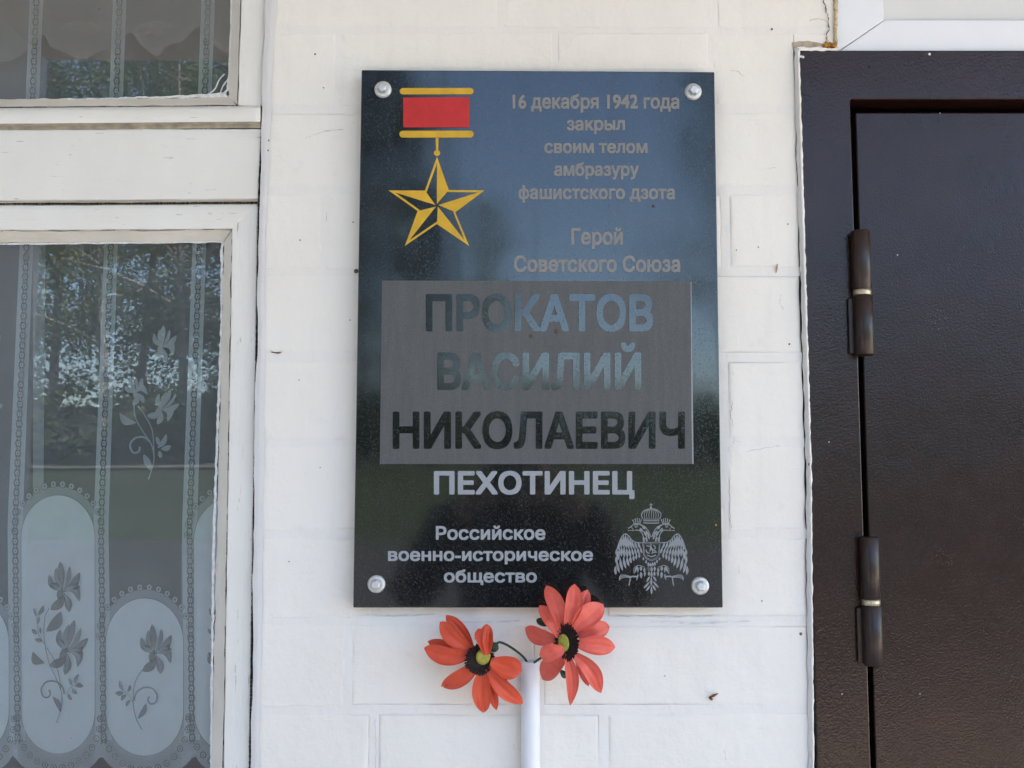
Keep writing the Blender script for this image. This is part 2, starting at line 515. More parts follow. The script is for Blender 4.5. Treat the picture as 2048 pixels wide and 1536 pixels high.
props(box('kerb', -45, 45, -22.15, -22.001, -0.2, 0.06, M_kerb), kind='structure')
sheet('footpath', -60, 60, -33.2, -32.6, 1.87, M_kerb, 2, 0, 1.80)

# building mass around the openings (butted boxes)
XL, XR = -0.2835, 0.3265            # the brick pier between window and door
ZT = 2.0                            # head of the metal door frame
WX0 = -1.36                         # left edge of the window opening
def facade(x0, x1, z0, z1, y0=0.0, y1=0.38):
    return props(box('facade_wall', x0, x1, y0, y1, z0, z1, M_facade), kind='structure')
facade(-6, WX0, 0, 4.2)
facade(WX0 + .0005, XL - .0005, 0, 0.93)
facade(WX0 + .0005, XR + 0.6, 2.42, 4.2)
facade(1.40, 7, 0, 4.2)
facade(XR + 0.601, 1.399, 2.42, 4.2)
props(box('pier_core', XL, XR, 0.013, 0.38, 0, 2.4195, M_joint), kind='structure')
props(box('lintel_core', XR, 0.372, 0.013, 0.30, 2.012, 2.4195, M_joint), kind='structure')
# the room behind the window and the hall behind the door
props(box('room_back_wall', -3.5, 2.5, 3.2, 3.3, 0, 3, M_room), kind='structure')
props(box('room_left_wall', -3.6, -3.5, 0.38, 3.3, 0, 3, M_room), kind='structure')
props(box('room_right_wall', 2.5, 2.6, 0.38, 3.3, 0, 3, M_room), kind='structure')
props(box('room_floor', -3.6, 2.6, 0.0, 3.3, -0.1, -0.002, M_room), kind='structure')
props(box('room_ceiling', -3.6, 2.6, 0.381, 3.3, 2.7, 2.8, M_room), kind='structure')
props(box('roof', -6.2, 7.2, 0.0, 6, 4.2, 4.35, M_facade), kind='structure')

# porch over the entrance: what the panes and the polished stone mirror at the top and far left
porch = thing('porch_canopy', (0.5, -1.0, 2.84), 'flat tan porch canopy above the doorway, on a pale side wall', 'canopy')
box('canopy_board', -1.62, 4.5, -2.0, -0.002, 2.84, 2.98, M_ceiling, porch)
box('side_wall', -1.62, -1.50, -2.0, -0.002, 0.0, 2.8395, M_side, porch)
lathe('post', (4.3, -1.9, 0), [(0.06, 0.0), (0.06, 2.8395)], M_side, porch, seg=16)

# ================================================================= painted brick pier
wall = thing('brick_wall', (0.02, 0.0, 0.0), 'whitewashed brick pier between the old window and the brown metal door', 'wall')
zc = [2.015, 1.921, 1.826, 1.732, 1.634, 1.538, 1.437, 1.342, 1.247]      # bed joints seen in the photograph, top down
z = zc[0]
while z < 2.40: z += 0.097; zc.insert(0, z)
z = zc[-1]
while z > 0.06: z -= 0.097; zc.append(z)
zc.append(0.0)
VJ_A = [-0.262, -0.012, 0.2355]; VJ_B = [-0.150, 0.100]
rowsA = {0: [-0.20, 0.05, 0.230], 1: VJ_B, 2: [-0.213, 0.02, 0.243], 3: VJ_B, 4: [0.0, 0.2375], 5: [-0.06, 0.2375], 6: VJ_B, 7: [-0.18, 0.03], 8: VJ_B}
i0 = zc.index(2.015)
G = 0.0038
def crev(x, z):
    """how open a joint is here: thick paint has filled many"""
    a = 0.42 + 1.5*n1(x*6, z*8, 3.3)
    b = 0.5 + 1.1*n1(x*40, z*40, 8.1)
    return max(0.0, min(1.0, (a*0.75 + b*0.35 - 0.16)*(.40 if x < -.19 else 1)))
def relief(x, z):
    return 0.0009*n1(x*9, z*9, 1.0) + 0.0005*n1(x*34, z*34, 5.0) + 0.00025*n1(x*110, z*110, 2.0)
def brick(x0, x1, z0, z1, fine):
    nx = max(2, int((x1-x0)/(0.0045 if fine else 0.05))); nz = 18 if fine else 2
    dx0 = random.uniform(-.0008, .0008); sd = random.random()*50
    tilt = random.uniform(-0.0006, 0.0006)
    # columns/rows bunched at the borders
    def axis(a, b, n):
        e = [0, .0008, .0018, .0032, .0050] if fine else [0, .002]
        L = [a+q for q in e] + [a+.0045+(b-a-.009)*k/n for k in range(1, n)] + [b-q for q in e[::-1]]
        return L
    X, Z = axis(x0, x1, nx), axis(z0, z1, nz)
    V, Fc = [], []
    for zz in Z:
        for xx in X:
            d = min(xx-x0, x1-xx, zz-z0, z1-zz)
            wx = 0.0012*n1(zz*45, sd, 0); wz = 0.0012*n1(xx*45, sd, 5)
            k = crev(xx, zz)
            e = 0.0 if d > .0055 else (1-d/.0055)**2
            y = relief(xx, zz) + tilt*(zz-z0)/(z1-z0) + e*0.0026*k
            px = xx + (wx if (xx-x0 < .003 or x1-xx < .003) else 0)
            pz = zz + (wz if (zz-z0 < .003 or z1-zz < .003) else 0)
            px = min(max(px, XL), max(XR, x1))
            V.append((px, y, pz))
    W = len(X)
    for j in range(len(Z)-1):
        for i in range(W-1):
            Fc.append((j*W+i, j*W+i+1, (j+1)*W+i+1, (j+1)*W+i))
    rim = list(range(W)) + [j*W+W-1 for j in range(1, len(Z))] + [(len(Z)-1)*W+i for i in range(W-2, -1, -1)] + [j*W for j in range(len(Z)-2, 0, -1)]
    k0 = len(V)
    for r in rim: V.append((V[r][0], 0.0128, V[r][2]))
    for i in range(len(rim)):
        a, b = rim[i], rim[(i+1) % len(rim)]
        Fc.append((b, a, k0+i, k0+(i+1) % len(rim)))
    return mesh('brick', V, Fc, M_wall, wall, smooth=True)
for r in range(len(zc)-1):
    zt, zb = zc[r], zc[r+1]
    k = r - i0
    js = rowsA.get(k, VJ_A if k % 2 else VJ_B)
    xr = XR if zt < 2.03 else 0.3748
    edges = [XL+.0005] + [j for j in js if XL+0.03 < j < xr-0.03] + [xr-.0005]
    fine = 1.10 < zb and zt < 2.2
    for a, b in zip(edges, edges[1:]):
        brick(a + (G if a != edges[0] else 0), b - (G if b != edges[-1] else 0), max(zb + G, 0.0), zt - G, fine)
zf = P(1650, 96.5, -0.006).z + .001
brick(XR+.0002, .3748, zf, 2.015-G, True)
# mortar: one uneven face just behind the bricks, rising to their level where the paint has filled the joint
V, Fc = [], []
def grid_strip(xs, zs):
    b = len(V); W = len(xs)
    for zz in zs:
        for xx in xs:
            V.append((xx, 0.0008 + relief(xx, zz) + 0.0004*n1(xx*60, zz*60, 4) - 0.0007*(1-crev(xx, zz)), zz))
    for j in range(len(zs)-1):
        for i in range(W-1):
            Fc.append((b+j*W+i, b+j*W+i+1, b+(j+1)*W+i+1, b+(j+1)*W+i))
for r in range(1, len(zc)-1):
    c0 = zc[r]
    xr = XR if c0 < 2.0 else .3745
    grid_strip([XL + (xr-XL)*i/150 for i in range(151)], [c0-G-.0015, c0-G*.5, c0, c0+G*.5, c0+G+.0015])
for r in range(len(zc)-1):
    zt, zb = zc[r], zc[r+1]; k = r-i0
    xr = XR if zt < 2.03 else 0.3715
    for j in rowsA.get(k, VJ_A if k % 2 else VJ_B):
        if XL+.03 < j < xr-.03:
            grid_strip([j-G-.0015, j-G*.5, j, j+G*.5, j+G+.0015], [zb + G + (zt-zb-2*G)*i/24 for i in range(25)])
mesh('mortar', V, Fc, M_joint, wall, smooth=True)
# thin plaster skim run down beside the window, and the ridge of filler along the door frame
patch('plaster_skim', [(533, -60), (524, 215), (519, 405), (507, 1000), (501, 1600)], [(560, -60), (541, 215), (534, 405), (527, 1000), (519, 1600)], -0.0008, 0.0010, M_skim, wall, 140, 0.0022, 18, 0.9)
patch('filler_ridge', [(1588, 96), (1596, 420), (1612, 940), (1617, 1600)], [(1598, 98), (1607, 420), (1623, 940), (1628, 1600)], -0.001, 0.0050, M_skim, wall, 220, 0.0013, 55, 0.75)
patch('white_paint_edge', [(1595, 96), (1604, 420), (1620, 940), (1625, 1600)], [(1599, 98), (1608.5, 420), (1623.5, 940), (1629, 1600)], -0.0062, 0.0006, M_wall, wall, 260, 0.0011, 90, 0.4)
patch('white_paint_edge', [(1594, 94), (1640, 95), (1676, 97)], [(1596, 101), (1640, 102), (1672, 101)], -0.0062, 0.0006, M_wall, wall, 60, 0.0012, 130, 0.4)
patch('filler_lump', [(1584, 84), (1615, 78), (1650, 88)], [(1586, 95), (1615, 95), (1648, 95)], 0.0004, 0.0012, plain('damp_brown_stain', (.46, .38, .28), .8, var=.3, scale=90), wall, 40, 0.002, 60, 0.6)
# hairline cracks in the paint
def crack(pts, r=0.00035, Y=-0.0007, n=6, jit=2.0, name='paint_crack', mat=None):
    r *= .55
    L = smooth_line(pts, n)
    L = [(x+random.uniform(-jit, jit)*.5, y+random.uniform(-jit, jit)*.5) for x, y in L]
    tube(name, [P(x, y, Y) for x, y in L], [r*random.uniform(.35, 1.2) for _ in L], mat or M_crack, wall, 5)
crack([(1646, -10), (1652, 15), (1656, 40), (1657, 62), (1652, 80), (1651, 95)], 0.0012, -0.0012, 7, 5)
crack([(1656, 45), (1640, 38), (1620, 41)], 0.0003)
crack([(1653, 78), (1661, 86), (1664, 95)], 0.0004, -0.0012)
crack([(650, 262), (668, 260), (685, 258)], 0.0004)
crack([(610, 276), (630, 269), (650, 262)], 0.0002)
crack([(653, 425), (653, 442)], 0.0003, jit=.5)
crack([(1462, 141), (1475, 143), (1487, 152)], 0.0003)
crack([(1531, 335), (1541, 337), (1553, 334)], 0.0002)
crack([(1563, 590), (1560, 604), (1567, 618)], 0.0002)
crack([(540, 700), (552, 705), (566, 702)], 0.0004)
crack([(1466, 800), (1462, 830), (1470, 860), (1466, 890)], 0.00035, -0.0003, 6, 5)
crack([(1476, 905), (1520, 898), (1558, 893)], 0.0003, -0.0003, 6, 4)
crack([(1460, 935), (1459, 1000), (1462, 1058)], 0.0003, -0.0003, 8, 4)
crack([(1478, 1130), (1478, 1148)], 0.0002)
crack([(1028, 1488), (1028, 1500)], 0.0003, jit=.4)
crack([(750, 1440), (752, 1500), (751, 1540)], 0.0002)
crack([(1448, 1500), (1452, 1520)], 0.0002)
for (x, y, r) in ((630, 108, 2), (1544, 58, 2.4), (537, 281, 3), (536, 301, 3), (647, 175, 1.4), (600, 480, 1.6), (706, 444, 1.5), (1473, 500, 1.4), (1579, 688, 2), (1602, 1268, 3.2), (1517, 494, 1.5), (1576, 448, 1.5), (598, 760, 1.3), (640, 935, 1.2), (578, 1123, 1.4), (950, 1277, 1.3), (1330, 1352, 1.2), (1524, 1202, 1.4), (700, 640, 1.4), (712, 542, 5)):
    c0 = P(x, y, -0.0008)
    lathe('paint_chip', c0, [(0, -.0006), (r/1808*.7, -.0005), (r/1808, 0.0006)], M_crack, wall, 7, 'y')
lathe('rusty_nail', P(1423, 1398, -0.003), [(0, -.001), (.0014, -.0008), (.0016, 0.004)], M_rust, wall, 8, 'y')
tube('rusty_nail', [P(543, 704, -.0008), P(556, 706, -.0022), P(563, 705, -.001)], [.0004, .0009, .0003], M_rust, wall, 6)
tube('paint_curl', [P(1418, 1396, -.0015), P(1427, 1391, -.004), P(1436, 1387, -.003)], [.0008, .0016, .0005], M_rust, wall, 6)
tube('rust_stain', [P(1555, 528, -.0006), P(1554, 536, -.0010), P(1552, 546, -.0006)], [.0006, .0012, .0004], plain('pale_rust_stain', (.52, .36, .20), .8, var=.3), wall, 6)
M_sc = plain('grey_scuff', (.70, .68, .65), .7, var=.2, scale=90)
for (xa, xb, ya) in ((716, 868, 1229), (1236, 1440, 1231), (1300, 1500, 1243), (880, 1040, 1241), (1455, 1468, 745)):
    patch('scuff', [(xa, ya), ((xa+xb)/2, ya+2), (xb, ya-1)], [(xa, ya+1.6), ((xa+xb)/2, ya+5), (xb, ya+1)], -0.0004, 0.0003, M_sc, wall, 70, .0011, 60, .9)
for i in range(9):
    a = P(1648+i*2.7, 91+random.uniform(-3, 3), -0.0005)
    lathe('foam_blob', a, [(0, -.004), (.0018, -.003), (.0026, 0), (.001, .004)], M_foam, wall, 8, 'y')
patch('foam_seam', [(1667, -40), (1667, 92)], [(1677, -40), (1674, 90)], -0.0010, 0.0018, plain('dry_tan_foam', (.52, .42, .26), .9, var=.4, scale=300, bump=.002), wall, 60, .0015, 90)

# ================================================================= old wooden window
win = thing('wooden_window', P(260, 1536, 0.01), 'old white painted wooden window with peeling beads, left of the stone plaque', 'window')
XW = -1500       # photo x of the hidden left end
box('frame_post', WX0, WX0+0.05, 0.004, 0.10, 0.93, 2.4195, M_wood_v, win)
box('sill', WX0-.02, XL-.002, -0.03, 0.12, 0.90, 0.9295, M_wood_h, win, bevel=.004)
upper = box('upper_sash', WX0+.05, XL-.003, 0.008, 0.05, 2.33, 2.419, M_wood_h, win)
lower = box('lower_sash', WX0+.05, XL-.006, 0.010, 0.05, 0.93, 1.00, M_wood_h, win)
xl_px = 1024 + (WX0+0.05)/CAMD*F
def row(y, f=0.0):   # the left end of a horizontal member
    return (-1010, y)
# transom: the broad board between the sashes
slab('transom_board', [(-1010, 262), (523, 256.5), (516.5, 399), (-1010, 408)], [.003]*4, .05, M_wood_h, win, 90, 4, .0007, .002)
slab('transom_lip', [(-1010, 408.5), (516.5, 399.6), (516, 404.5), (-1010, 412)], [.001, .001, .004, .004], .05, M_bead_h, win, 90, 1, .0006, .001, .0006)
# drip rail under the upper sash
V, Fc = [], []
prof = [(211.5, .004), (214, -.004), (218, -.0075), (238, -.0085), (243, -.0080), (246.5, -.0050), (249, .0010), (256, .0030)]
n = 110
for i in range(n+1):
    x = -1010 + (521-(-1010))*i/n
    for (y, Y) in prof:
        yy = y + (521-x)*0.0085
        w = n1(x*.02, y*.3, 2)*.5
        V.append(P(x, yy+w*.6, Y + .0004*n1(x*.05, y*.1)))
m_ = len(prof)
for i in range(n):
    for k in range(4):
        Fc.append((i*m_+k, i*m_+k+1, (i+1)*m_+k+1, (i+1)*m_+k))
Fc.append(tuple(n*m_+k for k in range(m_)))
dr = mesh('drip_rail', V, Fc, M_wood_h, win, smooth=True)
mesh('drip_lip', V, [(i*m_+k, i*m_+k+1, (i+1)*m_+k+1, (i+1)*m_+k) for i in range(n) for k in range(4, m_-1)], plain('grimy_shaded_drip_paint', (.40, .355, .27), .7, var=.35, scale=60, bump=.001), dr, smooth=True)  # grime and the shade of the underside are both put into this colour
# upper sash: stile, bead, bottom bead
slab('stile', [(486, -150), (537, -150), (524.5, 212), (475.5, 211)], [.004]*4, .05, M_wood_v, upper, 3, 26, .0007, .0015)
slab('glazing_bead', [(469, -150), (484.5, -150), (474.5, 209.5), (457.5, 196)], [.019, .008, .008, .019], .0225, M_bead_v, upper, 2, 40, .0005, .0008, .0010)
slab('glazing_bead', [(-1010, 207), (457, 195), (474, 210), (-1010, 221)], [.019, .019, .006, .006], .0225, M_bead_h, upper, 90, 2, .0005, .0008, .0010)
# lower sash
slab('top_rail', [(-1010, 414.5), (516, 407), (463.5, 457.5), (-1010, 466)], [.006]*4, .05, M_wood_h, lower, 90, 3, .0007, .0015)
slab('stile', [(517.5, 407), (517, 1700), (446, 1700), (464.5, 458)][:1] and [(464.6, 408), (515.5, 407.4), (496.5, 1700), (444, 1700)], [.0062]*4, .05, M_wood_v, lower, 3, 60, .0007, .0015)
slab('glazing_bead', [(-1010, 468.5), (463, 459.5), (446, 483), (-1010, 492)], [.010, .010, .019, .019], .0225, M_bead_h, lower, 90, 2, .0006, .0008, .0012)
slab('glazing_bead', [(447, 483), (463.5, 460.5), (443, 1700), (419, 1700)], [.019, .010, .010, .019], .0225, M_bead_v, lower, 2, 70, .0006, .0008, .0012)
# ragged paint on the panes
patch('paint_smear', [(441, 484), (441, 640), (431, 900), (424, 1100), (422, 1300), (419, 1600)], [(447, 484), (446, 640), (436, 900), (430, 1100), (427, 1300), (424, 1600)], .0200, .0006, M_smear, lower, 260, .0016, 110, .4)
patch('paint_smear', [(-300, 489), (0, 487), (446, 481)], [(-300, 491), (0, 490), (446, 485.5)], .0200, .0006, M_smear, lower, 150, .001, 60, .4)
patch('paint_smear', [(-300, 200), (0, 199), (200, 196), (330, 192), (440, 186), (459, 180)], [(-300, 203), (0, 201), (200, 198), (330, 196), (440, 195), (459, 196)], .0195, .0006, M_smear, upper, 170, .0014, 70, .4)
patch('paint_smear', [(463, -80), (460, 60), (456, 150), (452, 188)], [(468, -80), (465, 60), (460, 150), (459, 196)], .0195, .0006, M_smear, upper, 90, .0011, 90, .4)
# thick brush strokes of paint dried in the corner of the upper pane
for pts in ([(449, 148), (438, 160), (430, 178), (415, 190)], [(457, 158), (446, 172), (440, 188)], [(455, 178), (448, 186), (442, 194)], [(440, 186), (420, 190), (395, 192)]):
    tube('dried_paint_strand', [P(x, y, .0192) for x, y in smooth_line(pts, 4)], .0009, M_smear, upper, 6)
# dark open seams between bead and rail (dashed where the paint has split)
def seam(pts, Y, breaks, parent, w=.0006):
    L = smooth_line(pts, 10)
    acc = []
    for i, (x, y) in enumerate(L):
        if breaks(x, y): acc.append(P(x, y, Y))
        if not breaks(x, y) or i == len(L)-1:
            if len(acc) > 1: tube('open_seam', acc, [w*random.uniform(.5, 1.2) for _ in acc], M_dark, parent, 5)
            acc = []
bz = lambda s, th: (lambda x, y: n1(x*.035, y*.035, s) > th)
seam([(x, 213.8+(521-x)*.0085-2.6) for x in range(-60, 480, 12)], .0050, bz(2, -.05), upper)
seam([(x, 458.8+(463-x)*.004) for x in range(-60, 465, 12)], .0085, bz(5, .0), lower, .0005)
seam([(464.3-(y-459)*.0172, y) for y in range(462, 1600, 14)], .0085, bz(9, .05), lower, .0004)
seam([(485.4-(y)*.048, y) for y in range(-40, 210, 10)], .0055, bz(11, -.6), upper, .0006)
# dark slit between the timber and the plaster
slab('frame_gap', [(536, -150), (541, -150), (503, 1700), (495, 1700)], [.012]*4, .06, M_dark, win, 1, 40, .0002, 0)
seam([(518-(y-405)*.0165, y) for y in range(407, 1600, 14)], .0035, lambda x, y: True, win, .0013)
seam([(525.2, 216), (525, 240), (524, 256), (522, 300), (519.5, 350), (517.5, 404)], .0015, lambda x, y: True, win, .0011)
seam([(x, 405.6+(516-x)*.004) for x in range(-100, 520, 14)], .0035, lambda x, y: True, win, .0011)
# panes
def pane(parent, z0, z1):
    return box('pane', WX0+.04, -0.302, .0203, .0240, z0, z1, M_glass, parent)
pane(upper, P(200, 216, .02).z, 2.36)
pane(lower, 0.98, P(200, 470, .02).z)

# ================================================================= lace curtain
cur = thing('lace_curtain', (-0.55, 0.10, 1.19), 'white sheer curtain with lily medallions and ringed bands, hanging behind the window panes', 'curtain')
YC = 0.062
def fold(x, y):
    return YC + 0.0026*math.sin(x*.021+.4) + 0.0010*math.sin(x*.047)
def cd(k): return Draw(lambda x, y, k=k: fold(x, y) - k*0.0010)
def drape(name, mat, edgeL, edgeR, y0, y1, k, nx=40, ny=30, bottom=None):
    d = cd(k)
    V, Fc = [], []
    for j in range(ny+1):
        for i in range(nx+1):
            yy = y0+(y1-y0)*j/ny
            t_ = (yy-485)/(1536-485)
            xx = edgeL(t_)*(1-i/nx)+edgeR(t_)*i/nx
            if bottom and j == ny: yy = bottom(xx)
            V.append(d.pt(xx, yy))
    W = nx+1
    for j in range(ny):
        for i in range(nx):
            Fc.append((j*W+i, (j+1)*W+i, (j+1)*W+i+1, j*W+i+1))
    return mesh(name, V, Fc, mat, cur, smooth=True)
NOTCH = [-325, -148, 27, 202, 388, 563]
def scallop(x):
    for a, b in zip(NOTCH, NOTCH[1:]):
        if a <= x <= b:
            t_ = (x-a)/(b-a)
            return 1502 + 56*abs(math.sin(math.pi*t_))**.55
    return 1540
drape('net', M_net, lambda t_: -330, lambda t_: 560, -260, 1520, 0, 140, 44, scallop)
BW = [(-310, -336), (-137, -163), (53, 30), (222, 202), (399, 379), (575, 560)]  # band centre at y 485 and at y 1050
def bx(i, y):
    a, b = BW[i]
    t_ = min(1.0, (y-485)/565.0)
    x = a+(b-a)*t_
    if y > 1050: x += (y-1050)*.012
    return x
for i in range(len(BW)):
    bands = cd(2); rd = cd(5)
    ys = list(range(-260, 1497, 30))
    for y0_, y1_ in zip(ys, ys[1:]):
        w0 = 13.5 + max(0, y0_-485)*.0025; w1 = 13.5 + max(0, y1_-485)*.0025
        bands.quad([(bx(i, y0_)-w0, y0_), (bx(i, y0_)+w0, y0_), (bx(i, y1_)+w1, y1_), (bx(i, y1_)-w1, y1_)], False)
    y = -250
    while y < 1490:
        x = bx(i, y)
        rd.ring(x, y, 6.2, 2.6, .85, 12)
        rd.dot(x, y, 1.9, .7, 6)
        for s_ in (-1, 1):
            rd.line([(x+s_*5.2, y+6.0), (x+s_*1.6, y+9.8), (x+s_*5.2, y+13.6)], 2.2)
        y += 19.6
    bo = bands.build('ringed_band', M_band, cur)
    rd.build('ring_weave', M_ringd, bo)
# second layer of cloth showing as a paler strip
d = cd(1)
for y0_ in range(485, 1480, 40):
    d.quad([(66, y0_), (91-(y0_-485)*.008, y0_), (91-(y0_-445)*.008, y0_+40), (66, y0_+40)], False)
d.build('selvedge_strip', M_border, cur)
# medallions
def capsule(cx, rx, yt, yb, n=22, p=1.0):
    ry = rx*1.15
    pts = []
    for i in range(n+1):
        a = math.pi + math.pi*i/n
        pts.append((cx+rx*math.cos(a), yt+ry+ry*math.sin(a)))
    for i in range(n+1):
        a = math.pi*i/n
        pts.append((cx+rx*math.cos(a), yb-ry*p+ry*p*math.sin(a)))
    return pts
meds = [(116, 74, 990, 1508), (289, 78, 1196, 1512), (465, 78, 994, 1508), (-60, 78, 1196, 1512), (-235, 78, 994, 1508)]
for (cx, rx, yt, yb) in meds:
    border = cd(1); med = cd(2.6); line = cd(4.5); rings = cd(4); rd = cd(5)
    # outer arch and the dense ground around the oval
    out = capsule(cx, rx+12, yt-17, yb+6)
    def columns(d_, rx_, yt_, yb_, n_=28):
        ry_ = rx_*1.15; f_ = lambda x: ry_*(1-math.sqrt(max(0, 1-((x-cx)/rx_)**2)))
        xs = [cx-rx_*math.cos(math.pi*k_/n_) for k_ in range(n_+1)]
        for a_, b_ in zip(xs, xs[1:]): d_.quad([(a_, yt_+f_(a_)), (b_, yt_+f_(b_)), (b_, yb_-f_(b_)), (a_, yb_-f_(a_))], False)
    columns(border, rx+12, yt-17, yb+6)
    for k_ in range(24):
        xa, xb = cx-rx-24+(2*rx+48)*k_/24, cx-rx-24+(2*rx+48)*(k_+1)/24
        ya = yt+90; border.quad([(xa, ya), (xb, ya), (xb, scallop(xb)), (xa, scallop(xa))], False)
    columns(med, rx, yt, yb)
    c_ = capsule(cx, rx, yt, yb); line.line(c_+[c_[0]], .9)
    n = 15
    for i in range(n+1):
        a = math.pi + math.pi*(i/n)
        x, y = cx+(rx+13)*math.cos(a), yt-22+(rx+13)*1.08+(rx+13)*1.08*math.sin(a)
        rings.dot(x, y, 6.6, .9, 10); rd.ring(x, y, 6.6, .9, .9, 10); rd.dot(x, y, 2.4, .7, 6)
    for i in range(n+1):
        a = math.pi*(i/n)
        x, y = cx+(rx+10)*math.cos(a), yb-(rx)*.95+(rx+13)*1.12*math.sin(a)
        rd.ring(x, y, 6.2, 1.6, .9, 10); rd.dot(x, y, 2.0, .7, 6)
    mo = med.build('medallion', M_medal, cur)
    border.build('dense_ground', M_border, mo)
    line.build('medallion_outline', M_ringd, mo)
    o = rings.build('ring_trim', M_motifl, mo); o['kind'] = 'stuff'
    o = rd.build('ring_weave', M_ringd, mo); o['kind'] = 'stuff'
def blossom(d, T, s=1.0, v=None):
    r = (385, 745)
    for (x, y, w, b) in ((288, 612, 44, -.18), (284, 680, 42, .12), (340, 560, 34, -.1), (366, 520, 50, 0), (432, 552, 34, .08), (505, 598, 52, .1), (498, 664, 40, .08), (508, 700, 44, -.15), (500, 800, 62, -.42), (428, 875, 56, -.1)):
        d.leaf(*T(r[0], r[1]-12), *T(x, y), w*s, b, belly=.62)
        if v:
            for o_ in (-.16, .0, .16):
                dx, dy = x-r[0], y-r[1]+12
                v.line(smooth_line([T(r[0]+dx*t_-dy*(b*.9*math.sin(math.pi*t_)+o_*t_*(1-t_))*-1*-1, r[1]-12+dy*t_+dx*(b*.9*math.sin(math.pi*t_)+o_*t_*(1-t_))) for t_ in (.15, .4, .6, .8)], 3), 1.0, True)
    d.leaf(*T(402, 745), *T(300, 858), 66*s, -.1, belly=.6)
    d.leaf(*T(372, 700), *T(360, 800), 46*s)
def sprig(d, T, s):
    d.line(smooth_line([T(*p) for p in ((240, 1060), (258, 1003), (310, 970), (370, 978), (402, 1022), (392, 1072), (360, 1085), (338, 1062), (348, 1030))], 5), 11*s)
    for a in ((265, 1190, 325, 1078, 38, .1), (168, 1003, 104, 1008, 34, -.1), (165, 990, 138, 918, 26, -.1), (193, 1003, 212, 948, 24, .1), (186, 1018, 148, 1062, 28, .1), (214, 1056, 184, 1106, 24, .1)):
        d.leaf(*T(a[0], a[1]), *T(a[2], a[3]), a[4]*s, a[5])
    d.line([T(*p) for p in ((232, 1072), (200, 1020), (160, 985))], 4*s)
def TB(ox, oy, mx=1, sc=1/3.525, px0=283.7, py0=1459):
    return lambda x, y: (ox + mx*(x-295)*sc, oy + (y-1265)*sc)
K = 1/3.525
for ox in (283.7, 283.7-350):
    dk = cd(6); vn = cd(7)
    T = TB(ox, 1459)
    blossom(dk, T, K, vn); sprig(dk, T, K)
    dk.line(smooth_line([T(*p) for p in ((300, 840), (255, 915), (236, 1000), (236, 1100), (256, 1190), (295, 1265))]), 1.9)
    mo = dk.build('lily_motif', M_motif, cur); vn.build('petal_veins', M_motifl, mo)['kind'] = 'stuff'
for ox in (113, 113+352, 113-350):
    dk = cd(6); vn = cd(7)
    T = TB(ox, 1446, -1)
    sprig(dk, T, K)
    o_ = ox-113
    q = lambda x, y: (60+x/4.043+o_, 1100+y/4.043)
    T1 = lambda x, y: (o_+125.5+(x-385)*K*1.02, 1180+(y-720)*K*1.02)
    blossom(dk, T1, K, vn)
    T2 = lambda x, y: (o_+134+((y-720)*-.35+(x-385)*.9)*K, 1300+((x-385)*.35+(y-720)*1.05)*K)
    blossom(dk, T2, K, vn)
    dk.line(smooth_line([q(*p) for p in ((155, 470), (122, 540), (112, 640), (118, 740), (150, 900), (220, 1060), (255, 1160), (255, 1260), (215, 1400))]), 1.8)
    dk.line(smooth_line([q(*p) for p in ((135, 790), (190, 880), (230, 1000), (250, 1120))]), 1.7)
    for a in ((130, 660, 252, 498, 90, .12), (60, 530, 110, 445, 36, .1), (50, 540, 30, 470, 26, 0), (60, 600, 75, 535, 22, 0), (60, 680, 12, 640, 34, 0), (85, 680, 82, 620, 18, 0), (100, 740, 36, 720, 32, 0), (120, 915, 20, 820, 70, -.25)):
        dk.leaf(*q(a[0], a[1]), *q(a[2], a[3]), a[4]/4.043, a[5])
    dk.line([q(*p) for p in ((115, 760), (72, 690), (58, 600), (55, 540))], 1.3)
    mo = dk.build('lily_motif', M_motif, cur); vn.build('petal_veins', M_motifl, mo)['kind'] = 'stuff'
for o_ in (0, -352):
    lt = cd(6)
    q = lambda x, y: (x/2.9536+o_, 480+y/2.9536)
    for (cx, cy, an, sc) in ((960, 620, .15, 1.0), (800, 890, -.35, .85), (960, 990, .55, 1.0)):
        ca, sa = math.cos(an), math.sin(an)
        T3 = lambda x, y: q(cx+((x-385)*ca-(y-710)*sa)*.62*sc, cy+((x-385)*sa+(y-710)*ca)*.62*sc)
        blossom(lt, T3, .62*sc/2.9536)
    lt.line(smooth_line([q(*p) for p in ((790, 960), (800, 1050), (850, 1140), (895, 1210), (910, 1290), (895, 1360), (876, 1415))]), 2.4)
    lt.line(smooth_line([q(*p) for p in ((815, 980), (870, 1060), (900, 1130), (908, 1220), (910, 1290))]), 2.2)
    lt.line(smooth_line([q(*p) for p in ((885, 1190), (850, 1165), (800, 1170), (768, 1210), (785, 1255), (820, 1250), (825, 1222))]), 4)
    for a in ((805, 1080, 705, 1020, 46, -.2), (895, 1365, 848, 1265, 40, 0), (930, 1230, 985, 1145, 30, .1), (950, 1235, 1012, 1215, 34, .1), (940, 1215, 925, 1160, 24, 0), (940, 1245, 950, 1290, 26, 0)):
        lt.leaf(*q(a[0], a[1]), *q(a[2], a[3]), a[4]/2.9536, a[5])
    lt.build('lily_motif', M_motifl, cur)
